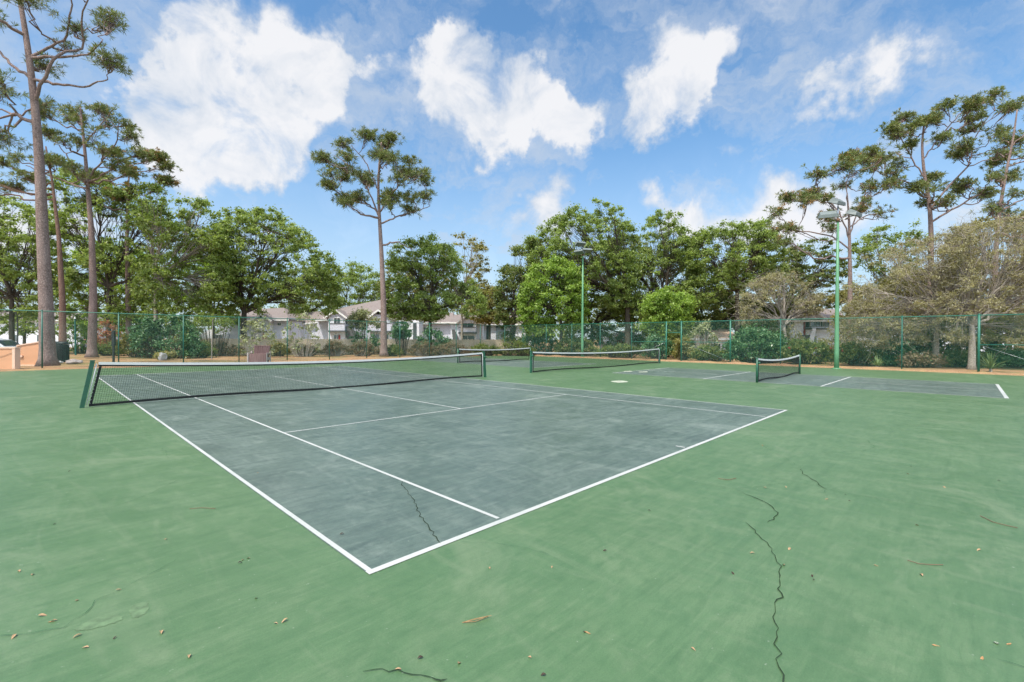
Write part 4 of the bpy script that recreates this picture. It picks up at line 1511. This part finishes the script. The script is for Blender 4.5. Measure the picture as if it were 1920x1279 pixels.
def yucca(label, px, D, h, n, seed):
    rng = np.random.default_rng(seed)
    g = gnd(px, D)
    root = thing('yucca_plant', g, label, 'plant', 'spiky plants by the right fence')
    V = []
    for i in range(n):
        a = rng.uniform(0, 2 * math.pi)
        e = rng.uniform(.15, 1.45)
        d = np.array([math.cos(a) * math.cos(e), math.sin(a) * math.cos(e), math.sin(e)])
        L = h * rng.uniform(.7, 1.15)
        sd_ = np.array([-math.sin(a), math.cos(a), 0]) * .028
        b0 = g + d * .06 + [0, 0, .1]
        m1 = b0 + d * L * .5
        t1 = b0 + d * L - [0, 0, .18 * L * math.cos(e)]
        V.append([b0 - sd_ * .6, m1 - sd_, m1 + sd_, b0 + sd_ * .6])
        V.append([m1 - sd_, t1 - sd_ * .1, t1 + sd_ * .1, m1 + sd_])
    quads('leaf_rosette', np.array(V), L_YUCCA, root)
    mb = MB()
    mb.tube([g - [0, 0, .1], g + [0, 0, .12]], [.09, .06], 8)
    mb.build('stem', B_GREY, root)


yucca('spiky yucca plant behind the last fence panel on the right', 1858, 26.2, .95, 70, 5)
yucca('small spiky plant between the light pole and the next fence post', 1645, 28.6, .6, 45, 6)

# far woods closing the horizon (one mass)


def far_woods():
    rng = np.random.default_rng(99)
    C = []
    for i in range(1500):
        px = rng.uniform(-350, 2300)
        D = rng.uniform(88, 112)
        top = 575 + 18 * math.sin(px * .021) + 12 * math.sin(px * .057 + 1)
        C.append(at(px, rng.uniform(top, 640), D))
    C = np.array(C)
    root_q = leaf_quads(C, 26, 1.5, .8, .7, .6, rng)
    me_o = quads('far_woods', root_q, L_DARK, None)
    tag(me_o, kind='stuff')


far_woods()

# ------------------------------------------------------------------ buildings (pale two-storey flats with shingle roofs)


class House:
    def __init__(s, name, label, px, D):
        s.D = D
        s.o = gnd(px, D)
        s.root = thing(name, s.o, label, 'house', 'pale two storey apartment houses')
        s.px = px

    def pt(s, px, py, off=0.0):
        return at(px, py, s.D) + FH * off

    def box(s, name, px0, py0, px1, py1, off, th, m, parent=None, tilt=None):
        """front rectangle at depth D+off, going th back"""
        a, b, c, d = s.pt(px0, py1, off), s.pt(px1, py1, off), s.pt(px1, py0, off), s.pt(px0, py0, off)
        if py1 >= 660:
            a[2] = b[2] = -.05
        b_ = MB()
        b_.prism([a, b, c, d], FH * th)
        return b_.build(name, m, parent or s.root)

    def poly(s, name, P, off, th, m, parent=None):
        b_ = MB()
        b_.prism([s.pt(x, y, off) for x, y in P], FH * th)
        return b_.build(name, m, parent or s.root)

    def roof(s, e0, e1, r0, r1, off=-.5, back=5.0, name='roof'):
        """sloping roof: eave line e0-e1 in front, ridge r0-r1 further back, mirrored behind"""
        A, B = s.pt(*e0, off), s.pt(*e1, off)
        sc = (s.D + back) / s.D
        C = at(960 + (r1[0] - 960), r1[1], s.D + back)
        Dd = at(r0[0], r0[1], s.D + back)
        A2, B2 = A + FH * (back - off) * 2, B + FH * (back - off) * 2
        t = np.array([0, 0, -.18])
        b_ = MB()
        b_.add([A, B, C, Dd, A2, B2, A + t, B + t, A2 + t, B2 + t],
               [(0, 1, 2, 3), (5, 4, 3, 2), (4, 0, 3), (1, 5, 2), (0, 6, 7, 1), (6, 8, 9, 7), (8, 4, 5, 9), (4, 8, 6, 0), (1, 7, 9, 5)])
        r = b_.build(name, M_ROOF, s.root)
        f = MB()
        f.bar(A + [0, 0, -.1] - FH * .06, B + [0, 0, -.1] - FH * .06, .05, .2)
        f.build('fascia', M_TRIM, r)
        return r

    def gable(s, pl, pr, ye, apex, off, depth, vent=True, wall=M_STUCCO):
        """gabled bay top: triangle wall, roof slopes and white verge boards"""
        ax, ay = apex
        L, Rr, A = s.pt(pl, ye, off), s.pt(pr, ye, off), s.pt(ax, ay, off)
        g = MB()
        g.prism([L, Rr, A], FH * depth)
        gw = g.build('gable', wall, s.root)
        rf = MB()
        up = np.array([0, 0, .09])
        for p, q in ((L, A), (Rr, A)):
            e = p + (p - q) * .14
            rf.prism([e + up * .3, q + up * .3, q + up * 1.6, e + up * 1.6], FH * (depth + .3))
        for k in range(len(rf.v)):
            rf.v[k] = rf.v[k] - FH * .25
        rf.build('roof', M_ROOF, s.root)
        vb = MB()
        for p, q in ((L, A), (Rr, A)):
            e = p + (p - q) * .15
            vb.bar(e - FH * .32 + up * .2, q - FH * .32 + up * .2, .05, .22)
        vb.build('verge_board', M_TRIM, gw)
        if vent:
            c = L * .25 + Rr * .25 + A * .5 - FH * .03
            r = abs((Rr - L) @ _R0) * .13
            P = [c + _R0 * r * math.cos(a) + np.array([0, 0, r * math.sin(a) * 1.1]) for a in np.linspace(0, math.pi, 9)]
            v = MB()
            v.prism(P, FH * .05)
            v.build('vent', M_SHADE, gw)

    def window(s, px0, py0, px1, py1, off, parent=None, red=False):
        f = s.box('window', px0 - 1, py0 - 1, px1 + 1, py1 + .6, off - .06, .08, M_TRIM, parent)
        s.box('pane', px0, py0, px1, py1, off - .075, .02, M_WIN, f)
        xm = (px0 + px1) / 2
        s.box('mullion', xm - .25, py0, xm + .25, py1, off - .09, .02, M_TRIM, f)
        return f

    def balcony(s, px0, px1, y_top, y_rail, y_slab, off=-1.2, depth=1.2):
        """recess between top and rail, solid parapet, dark slab edge"""
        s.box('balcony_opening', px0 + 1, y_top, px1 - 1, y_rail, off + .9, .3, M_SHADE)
        p = s.box('parapet', px0, y_rail, px1, y_slab - 1, off, .12, M_STUCCO)
        s.box('rail_cap', px0 - .6, y_rail - 1.2, px1 + .6, y_rail, off - .05, .24, M_SLAB, p)
        s.box('slab', px0 - 1.5, y_slab - 1, px1 + 1.5, y_slab + 2, off - .1, depth + .1, M_SLAB)

    def door(s, px0, py0, px1, py1, off, m=M_REDDOOR):
        d = s.box('door', px0, py0, px1, py1, off - .05, .07, m)
        h = MB()
        c = s.pt(px1 - (px1 - px0) * .15, (py0 + py1) / 2, off - .09)
        h.box(c, (.08, .08, .08))
        h.build('handle', M_STEEL, d)

    def stair(s, P, off):
        s.poly('stair', P, off, .15, M_SLAB)


h = House('apartment_house', 'pale apartment house behind the brown seat, hipped brown roof and small left gable', 455, 61)
h.box('wall', 412, 612, 540, 680, 0, 9, M_STUCCO)
h.box('wall', 470, 596, 541, 612, 0.01, 9, M_STUCCO)
h.box('wall', 430, 597, 470, 612, .2, 8, M_STUCCOW)
h.roof((426, 600), (545, 599), (470, 580), (532, 577), -.5, 4.5)
h.gable(482, 516, 602, (499, 591), -1.0, 2.5)
h.box('bay', 489, 602, 512, 660, -1.0, 1.0, M_STUCCOW)
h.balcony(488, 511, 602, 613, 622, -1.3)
h.door(500, 626, 509, 645, -1.0)
h.window(406, 628, 419, 640, -.2)
h.box('porch_wall', 398, 626, 430, 680, -.15, 5, M_STUCCOW)
h.poly('stair_wall', [(372, 642), (372, 633), (398, 618), (404, 618), (404, 642)], -.6, .3, M_STUCCOW)
h.window(521, 606, 527, 610, 0)

h = House('apartment_house', 'largest pale apartment house with twin white gables behind the lone pine trunk', 680, 63)
h.box('wall', 590, 598, 640, 680, .8, 8, M_STUCCO)
h.box('wall', 628, 594, 742, 680, 0, 10, M_STUCCO)
h.box('wall', 540, 606, 592, 680, 2.5, 6, M_STUCCOW)
h.roof((592, 600), (745, 596), (640, 577), (735, 558), -.5, 5)
h.roof((538, 608), (600, 600), (552, 590), (600, 583), 2.0, 4)
h.gable(618, 655, 596, (637, 583), -1.2, 3.0)
h.box('bay', 622, 596, 652, 660, -1.2, 1.1, M_STUCCOW)
h.window(633, 597, 644, 607, -1.2)
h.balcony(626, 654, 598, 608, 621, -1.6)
h.window(633, 628, 643, 640, -1.2)
h.box('shutter', 641.5, 628, 644.5, 640, -1.32, .04, M_REDDOOR)
h.stair([(653, 612), (660, 612), (690, 640), (660, 640), (653, 632)], -.9)
h.gable(694, 740, 598, (714, 583), -1.0, 3.0)
h.box('bay', 698, 598, 738, 660, -1.0, .9, M_STUCCOW)
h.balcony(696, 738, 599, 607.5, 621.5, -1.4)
h.window(703, 627, 715, 640, -1.0)
h.window(727, 627, 732, 640, -1.0)
h.box('wall', 742, 600, 784, 680, .6, 8, M_STUCCOW)
h.box('sunroom_glass', 746, 610, 761, 660, .48, .1, M_WIN)
h.box('sunroom_glass', 773, 606, 779, 660, .48, .1, M_WIN)

h = House('apartment_house', 'pale apartment house with one brown roofed gable beyond the near net post', 850, 66)
h.box('wall', 784, 604, 845, 680, 1.0, 8, M_STUCCO)
h.box('wall', 845, 604, 905, 680, 0, 8, M_STUCCOW)
h.roof((780, 606), (850, 603), (795, 586), (850, 586), .3, 4.5)
h.roof((842, 604), (908, 606), (850, 590), (892, 590), -.4, 4)
h.gable(860, 898, 605, (878, 592), -1.1, 3.0)
h.box('bay', 862, 605, 894, 660, -1.1, 1.0, M_STUCCOW)
h.window(866, 606.5, 889, 614, -1.1)
h.balcony(863, 893, 606, 615, 624, -1.5)
h.window(866, 629.5, 891, 641, -1.1)
h.window(792, 614, 800, 622, 1.0)
h.stair([(848, 618), (853, 618), (864, 640), (850, 640)], -.5)

h = House('apartment_house', 'pale flat wall with dark doorways behind the yellowish tree', 948, 70)
h.box('wall', 903, 606, 1000, 680, 0, 7, M_STUCCOW)
h.roof((900, 608), (1004, 608), (915, 592), (990, 592), -.5, 4)
h.box('doorway', 912, 611, 920, 660, -.08, .1, M_SHADE)
h.box('doorway', 930, 611, 946, 660, -.08, .1, M_WIN)
h.window(958, 612, 968, 622, 0)

h = House('small_house', 'low white gabled building with a small red window seen left of the gateway', 1180, 60)
h.box('wall', 1142, 632, 1236, 680, 0, 6, M_STUCCOW)
h.gable(1136, 1240, 646, (1178, 622), -.2, 6, vent=False, wall=M_STUCCOW)
wd = h.window(1156, 635, 1165, 645, -.25)
h.box('red_pane', 1156.3, 635.3, 1164.7, 644.7, -.36, .02, M_REDDOOR, wd)
h.window(1172, 634, 1176, 640, -.25)

h = House('small_house', 'low building with a broad pale pinkish roof right of the gateway', 1335, 52)
h.box('wall', 1296, 638, 1374, 690, 0, 5, M_STUCCOW)
rf = h.roof((1288, 634), (1380, 634), (1312, 616), (1366, 616), -.6, 4)
rf.data.materials[0] = M_PEACHL
h.window(1330, 645, 1350, 655, 0)

h = House('apartment_house', 'pale apartment house with tall red door and outside stair beside the tall light pole', 1520, 55)
h.box('wall', 1462, 600, 1506, 690, 0, 8, M_STUCCOW)
h.box('wall', 1506, 598, 1580, 690, .8, 7, M_STUCCOW)
h.roof((1456, 601), (1586, 600), (1486, 578), (1570, 580), -.5, 4.5)
h.gable(1496, 1534, 597, (1506, 582), -.9, 2.5, vent=False)
h.door(1508, 601, 1517, 629, .7)
h.balcony(1518, 1548, 600, 613, 616, -.4)
h.window(1522, 630, 1538, 645, .75)
h.window(1524, 603, 1542, 611, .45)
h.window(1553, 604, 1562, 614, .75)
h.box('walkway', 1496, 628, 1519, 631, -.5, 1.2, M_SLAB)
h.window(1482, 604, 1488, 614, 0)
h.stair([(1509, 628), (1517, 628), (1506, 650), (1494, 650)], -.4)
h.poly('stair_parapet', [(1518, 616), (1524, 616), (1518, 648), (1508, 648)], -.6, .12, M_STUCCOW)

h = House('apartment_house', 'long pale house mostly hidden behind the mossy trees on the right', 1740, 58)
h.box('wall', 1600, 604, 1900, 690, 0, 8, M_STUCCOW)
h.roof((1590, 606), (1910, 604), (1630, 582), (1870, 582), -.5, 5)
for x in (1630, 1690, 1790, 1850):
    h.window(x, 612, x + 14, 628, 0)
    h.window(x, 645, x + 14, 658, 0)
h = House('apartment_house', 'white house glimpsed through the trees at the far left edge', 60, 74)
h.box('wall', -60, 598, 150, 660, 0, 8, M_STUCCOW)
h.roof((-70, 600), (158, 600), (-30, 580), (120, 580), -.5, 5)
for x in (-20, 20, 70, 110):
    h.window(x, 606, x + 12, 616, 0)
    h.window(x, 628, x + 12, 640, 0)


# tan board fence behind the brush
def board_fence():
    a, b = gnd(366, 44.5), gnd(992, 53.5)
    root = thing('board_fence', a, 'weathered tan board fence behind the brush below the pale houses', 'fence')
    L = np.linalg.norm(b - a)
    t = (b - a) / L
    rng = np.random.default_rng(4)
    m = MB()
    s = 0.0
    rz = math.atan2(t[1], t[0])
    while s < L:
        hgt = 1.58 + rng.uniform(-.03, .03)
        m.box(a + t * s + np.array([0, 0, hgt / 2 - .03]), (.138, .022, hgt), rz)
        s += .146
    m.build('board_panel', M_BOARD, root)
    nrm = np.array([-t[1], t[0], 0])
    for z in (.35, 1.3):
        m = MB()
        m.bar(a + nrm * .04 + [0, 0, z], b + nrm * .04 + [0, 0, z], .05, .09)
        m.build('rail', M_BOARD, root)
    s = .2
    while s < L:
        m = MB()
        m.box(a + t * s + nrm * .1 + np.array([0, 0, .8]), (.1, .1, 1.62), rz)
        m.build('post', M_BOARD, root)
        s += 2.44


board_fence()

# ------------------------------------------------------------------ things at the left: wall, car, bin, posts, seat


def peach_walls():
    # near low wall with a pilaster
    D = 24.6
    r = thing('stucco_wall', gnd(10, D), 'low near peach stucco wall at the left edge, in front of the parked car', 'wall', 'peach stucco walls by the car park')
    b = MB()
    pl = [at(-90, 653, D), at(27, 653, D)]
    P = [np.array([*at(-90, 640, D)[:2], -.1]), np.array([*at(27, 640, D)[:2], -.1]), pl[1], pl[0]]
    b.prism(P, FH * .22)
    b.build('panel', M_PEACH, r)
    b = MB()
    b.prism([at(-91, 651, D - .04), at(28.5, 651, D - .04), at(28.5, 653.6, D - .04), at(-91, 653.6, D - .04)], FH * .3)
    b.build('coping', M_PEACHL, r)
    b = MB()
    q = at(25, 690, D - .03)
    b.prism([np.array([*at(22.5, 640, D - .03)[:2], -.1]), np.array([*at(27.6, 640, D - .03)[:2], -.1]), at(27.6, 654, D - .03), at(22.5, 654, D - .03)], FH * .28)
    b.build('pilaster', M_PEACHL, r)
    b = MB()
    b.tube([at(-30, 676, D - .02), at(5, 668, D - .02), at(24, 661, D - .02)], .008, 5)
    b.build('cable', M_SLAB, r)
    D = 27.6
    r = thing('stucco_wall', gnd(52, D), 'taller peach stucco wall with a sloping top beside the big left pine', 'wall', 'peach stucco walls by the car park')
    b = MB()
    b.prism([np.array([*at(31, 640, D)[:2], -.1]), np.array([*at(76, 640, D)[:2], -.1]), at(76, 640.5, D), at(31, 648, D)], FH * .25)
    b.build('panel', M_PEACH, r)
    b = MB()
    b.prism([at(30.5, 649, D - .05), at(76.4, 641.6, D - .05), at(76.4, 639.6, D - .05), at(30.5, 647, D - .05)], FH * .36)
    b.build('coping', M_PEACHL, r)
    b = MB()
    b.prism([np.array([*at(31, 640, D - .06)[:2], 0]), np.array([*at(76, 640, D - .06)[:2], 0]), at(76, 687, D - .06), at(31, 687, D - .06)], FH * .08)
    b.build('plinth', M_PEACHL, r)
    b = MB()
    b.box(at(39, 668, D - .04), (.2, .06, .12), -YAW)
    b.build('wall_light', M_PEACHL, r)
    b = MB()
    b.tube([np.array([*at(30, 640, D - .1)[:2], 0]), at(30, 655, D - .1)], .045, 8)
    b.build('downpipe', M_RUST, r)


peach_walls()


def car():
    g = gnd(-12, 33)
    root = thing('parked_car', g, 'silver car parked behind the near peach wall, only roof and side windows showing', 'car')
    ax = _R0 * .97 + FH * .22       # along the car
    ax /= np.linalg.norm(ax)
    ay = np.array([-ax[1], ax[0], 0])
    P = lambda x, y, z: g + ax * x + ay * y + np.array([0, 0, z])

    def loft(prof, half, name, m, inset, zin0, zin1, parent):
        # side profile polygon extruded across, narrowed towards the top
        n = len(prof)
        V = []
        for sgn in (-1, 1):
            for x, z in prof:
                w = half - inset * max(0, min(1, (z - zin0) / (zin1 - zin0)))
                V.append(P(x, sgn * w, z))
        f = [tuple(range(n)), tuple(range(2 * n - 1, n - 1, -1))]
        for i in range(n):
            j = (i + 1) % n
            f.append((i, n + i, n + j, j))
        b = MB()
        b.add(V, f)
        return b.build(name, m, parent)
    body = loft([(-2.25, .35), (2.2, .35), (2.28, .6), (2.2, .85), (1.2, .98), (.55, 1.43), (.2, 1.5), (-1.2, 1.5), (-1.75, 1.42), (-2.2, 1.0), (-2.3, .7)], .9, 'body', M_CARP, .2, .9, 1.5, root)
    for sgn in (-1, 1):
        for x0, x1, x2, x3 in ((1.05, .52, -.2, -.2), (-.3, -.3, -1.35, -1.55)):
            b = MB()
            w0, w1 = .9 - .2 * (.1 / .6), .9 - .2 * (.5 / .6)
            b.prism([P(x0, sgn * (w0 + .004), 1.0), P(x1, sgn * (w1 + .004), 1.4), P(x2, sgn * (w1 + .004), 1.41), P(x3, sgn * (w0 + .004), 1.02)], ay * sgn * .012)
            b.build('side_window', M_CARG, root)
        for x in (-1.4, 1.4):
            b = MB()
            b.tube([P(x, sgn * .72, .33), P(x, sgn * .92, .33)], .33, 18)
            wv = b.build('wheel', M_TYRE, root)
            b = MB()
            b.tube([P(x, sgn * .91, .33), P(x, sgn * .935, .33)], .19, 14)
            b.build('rim', M_STEEL, wv)
    b = MB()
    b.prism([P(1.16, -.78, 1.02), P(1.16, .78, 1.02), P(.6, .7, 1.40), P(.6, -.7, 1.40)], ax * .015 + np.array([0, 0, .012]))
    b.build('windscreen', M_CARG, root)
    for sgn in (-1, 1):
        b = MB()
        b.bar(P(.1, sgn * .6, 1.55), P(-1.3, sgn * .6, 1.55), .03, .03)
        b.build('roof_rail', M_BLACK, root)
    return root


car()


def litter_bin():
    g = gnd(119, 30.0)
    r = thing('litter_bin', g, 'black litter bin in front of the leaning reddish pine trunk', 'bin')
    b = MB()
    b.tube([g + [0, 0, .02], g + [0, 0, .06], g + [0, 0, 1.15], g + [0, 0, 1.18]], [.22, .25, .28, .27], 14)
    bo = b.build('body', M_BIN, r, False)
    b = MB()
    b.tube([g + [0, 0, 1.2], g + [0, 0, 1.28], g + [0, 0, 1.36]], [.31, .30, .16], 14)
    b.build('lid', M_BIN, r, True)
    b = MB()
    for k in range(14):
        a = k * 2 * math.pi / 14
        q = g + np.array([math.cos(a) * .27, math.sin(a) * .27, 0])
        b.bar(q + [0, 0, .1], q + [0, 0, 1.1], .03, .03)
    b.build('slats', M_BLACK, r)
    g2 = gnd(111, 31.0)
    r2 = thing('litter_bin', g2, 'narrower black bin partly hidden behind the big left pine trunk', 'bin')
    b = MB()
    b.tube([g2, g2 + [0, 0, 1.25]], [.17, .19], 12)
    b.build('body', M_BIN, r2)
    b = MB()
    b.tube([g2 + [0, 0, 1.25], g2 + [0, 0, 1.36]], [.22, .2], 12)
    b.build('lid', M_BIN, r2)


litter_bin()


def rock(label, px, D, s, seed, m=M_STONE):
    g = gnd(px, D)
    bm = bmesh.new()
    bmesh.ops.create_icosphere(bm, subdivisions=3, radius=1)
    for v in bm.verts:
        d = 1 + .35 * noise.noise(v.co * 1.4 + Vector((seed, 0, 0)))
        v.co = Vector((v.co.x * s[0] * d, v.co.y * s[1] * d, v.co.z * s[2] * d + s[2] * .6))
    me = bpy.data.meshes.new('rock')
    bm.to_mesh(me)
    bm.free()
    o = link('rock', me, m, None, g)
    tag(o, label, 'rock')


rock('tan rock right of the black litter bin', 138, 29.2, (.42, .25, .16), 1, M_BENCHG)
rock('flat dark stone left of the black litter bin', 106, 29.4, (.3, .2, .09), 5, M_STONE)
rock('grey concrete lump under the big dark glossy shrub', 305, 34.4, (.28, .22, .34), 9, M_STONE)


def posts():
    g = gnd(213, 29.2)
    r = thing('utility_post', g, 'black post with a narrow box beside the second fence post', 'post')
    b = MB()
    b.box(g + [0, 0, .8], (.09, .09, 1.7), -YAW)
    b.build('shaft', M_BIN, r)
    b = MB()
    b.box(g + [0, 0, 1.6], (.16, .14, .95), -YAW)
    b.build('box', M_BIN, r)
    g = gnd(142, 42)
    r = thing('marker_post', g, 'slim dark post with a pale cap between two pine trunks', 'post')
    b = MB()
    b.tube([g, g + [-.05, 0, 3.3]], [.075, .06], 8)
    b.build('shaft', M_FDARK, r)
    b = MB()
    b.tube([g + [-.05, 0, 3.3], g + [-.05, 0, 3.5]], [.09, .03], 8)
    b.build('cap', M_WHITE, r)
    g = gnd(33, 46)
    r = thing('street_lamp', g, 'thin street lamp with a dark lantern above the parked car', 'street lamp')
    b = MB()
    b.tube([g, g + [0, 0, 3.8]], [.07, .05], 8)
    b.build('shaft', M_SLAB, r)
    b = MB()
    b.tube([g + [0, 0, 3.8], g + [0, 0, 3.95], g + [0, 0, 4.25], g + [0, 0, 4.4]], [.08, .2, .24, .05], 8)
    b.build('lantern', M_SLAB, r)
    g = gnd(397, 35.5)
    r = thing('stake', g, 'thin tan upright stake behind the third fence panel', 'stake')
    b = MB()
    b.tube([g, g + [.02, 0, 1.6], g + [.08, 0, 3.1]], [.04, .035, .02], 7)
    b.build('shaft', B_GREY, r)


posts()


def wooden_seat():
    D = 30.2
    g = gnd(483, D)
    r = thing('wooden_seat', g, 'boxy brown slatted wooden seat with a tall back at the edge of the tennis court', 'seat')
    ax = _R0 * .995 + FH * .1
    ax /= np.linalg.norm(ax)
    ay = np.array([-ax[1], ax[0], 0])
    P = lambda x, y, z: g + ax * x + ay * y + np.array([0, 0, z])
    rz = math.atan2(ax[1], ax[0])
    b = MB()
    for i in range(7):
        b.box(P(-.45 + i * .15, 0, .29), (.142, .04, .58), rz)
    b.build('front_panel', M_BENCH, r)
    b = MB()
    b.box(P(0, .28, .29), (1.0, .46, .5), rz)
    b.build('seat_base', M_BENCH, r)
    b = MB()
    for i in range(4):
        b.box(P(0, .05 + i * .14, .60), (1.12, .13, .04), rz)
    b.build('seat', M_BENCH, r)
    b = MB()
    for i in range(7):
        x = -.42 + i * .14
        b.bar(P(x * .94, .56, .60), P(x * 1.06, .70, 1.12), .13, .03)
    b.build('backrest', M_BENCH, r)
    b = MB()
    b.bar(P(-.52, .71, 1.13), P(.52, .71, 1.13), .07, .05)
    b.build('top_rail', M_BENCH, r)
    for s, w in ((-1, .09), (1, .03)):
        b = MB()
        b.box(P(s * (.56 + w / 2), .02, .33), (w, .09, .66), rz)
        b.box(P(s * (.56 + w / 2), .55, .4), (w, .09, .8), rz)
        b.box(P(s * (.56 + w / 2), .28, .66), (w, .6, .05), rz)
        b.box(P(s * (.56 + w / 2), .28, .3), (w * .5, .5, .2), rz)
        b.build('arm', M_BENCHG, r)


wooden_seat()

# ------------------------------------------------------------------ litter on the courts


def leaf_mesh(seed, m, L, W):
    rng = np.random.default_rng(seed)
    n = 7
    V, f = [], []
    for i in range(n):
        s = i / (n - 1)
        w = W * math.sin(math.pi * min(1, s ** .8 * .97 + .02)) * .5
        z = .012 * math.sin(s * 3 + seed) + .004
        V += [(L * (s - .5), -w, z + w * .5), (L * (s - .5), 0, z), (L * (s - .5), w, z + w * .45)]
    for i in range(n - 1):
        for j in range(2):
            f.append((i * 3 + j, i * 3 + j + 1, (i + 1) * 3 + j + 1, (i + 1) * 3 + j))
    me = bpy.data.meshes.new('fallen_leaf')
    me.from_pydata(V, [], f)
    me.materials.append(m)
    return me


TANL = [leaf_mesh(i, M_FLEAF, .085, .034) for i in range(3)]
DKL = [leaf_mesh(i + 5, M_FLEAFD, .06, .03) for i in range(2)]
ORL = [leaf_mesh(i + 9, M_FLEAFO, .12, .035) for i in range(2)]


def litter(spots, meshes, label, group, zoff, seed, sc=1.0):
    rng = random.Random(seed)
    for (x, y) in spots:
        p = flo(x, y)
        o = bpy.data.objects.new('fallen_leaf', meshes[rng.randrange(len(meshes))])
        COL.objects.link(o)
        o.location = (p[0], p[1], .0015 + zoff)
        o.rotation_euler = (rng.uniform(-.25, .25), rng.uniform(-.2, .2), rng.uniform(0, 6.28))
        k = sc * rng.uniform(.30, .55)
        o.scale = (k, k, k)
        tag(o, label, 'leaf', group)


litter([(311, 1012), (61, 1078), (223, 1107), (145, 1126), (101, 1165), (145, 1194), (26, 1195), (80, 1155), (517, 1170), (533, 1166), (465, 1047), (1035, 1064), (918, 1066), (861, 1243), (746, 1257), (1411, 1038), (1480, 1030),
        (1434, 915), (1474, 914), (1703, 889), (1643, 1061), (1728, 1079), (1550, 937), (1771, 914), (1720, 985), (1470, 1060), (993, 1233), (455, 1050), (35, 1072), (160, 1215), (302, 1187), (480, 1122), (355, 1232), (1430, 836), (1835, 1032), (1300, 1218)],
       TANL, 'small curled tan leaf lying on the green court paint', 'tan leaves on the green paint', 0, 1)
litter([(1374, 1076), (1523, 1081), (1593, 940), (1585, 928), (102, 983), (215, 1197), (1096, 1186), (1019, 1267), (788, 1235), (1526, 1088), (1873, 902), (1708, 875), (1134, 1033), (1217, 958), (450, 1056), (130, 884)],
       DKL, 'small dark brown leaf fleck lying on the green court paint', 'dark leaf flecks on the green paint', 0, 2)
litter([(1892, 1208), (1841, 1236), (1755, 1211), (97, 1166), (1102, 1187)], ORL, 'larger orange brown leaf lying on the green court paint in the foreground', 'orange leaves in the foreground', 0, 3, .8)
litter([(483, 887)], ORL, 'single orange leaf on the slate paint left of the singles line', 'leaf on the slate paint left', .002, 4, .7)
litter([(641, 1003)], DKL, 'dark leaf on the slate paint near the court corner', 'leaf on the slate paint corner', .002, 5, 1.3)
litter([(1868, 1206)], [leaf_mesh(40, M_PATCHW, .07, .05)], 'pale whitish leaf beside an orange one in the right foreground', 'pale leaf', 0, 6)


def twig_obj(label, pts, r=.003, fan=1):
    P = [flo(x, y) + np.array([0, 0, .006]) for x, y in pts]
    b = MB()
    for k in range(fan):
        Q = [p + np.array([random.uniform(-.012, .012), random.uniform(-.012, .012), k * .003]) * (1 if i else .2) for i, p in enumerate(P)]
        b.tube(Q, r * .62, 5)
    o = b.build('pine_needles' if fan > 1 else 'twig', M_FLEAFO if fan > 1 else M_RUST)
    tag(o, label, 'twig')


twig_obj('bundle of dry pine needles on the green paint below the court corner', [(867, 1169), (890, 1166), (917, 1158)], .0022, 4)
twig_obj('thin curved twig on the green paint right of the long crack', [(1702, 1052), (1720, 1057), (1745, 1061), (1765, 1060)], .004)
twig_obj('short reddish twig on the green paint near the service side fence', [(1347, 898), (1365, 900), (1380, 898)], .005)
twig_obj('brown twig on the green paint left of the doubles line', [(355, 955), (375, 953), (402, 955)], .004)
twig_obj('forked brown twig lying on the green paint near the right edge', [(1838, 968), (1860, 980), (1880, 984), (1905, 990)], .005)
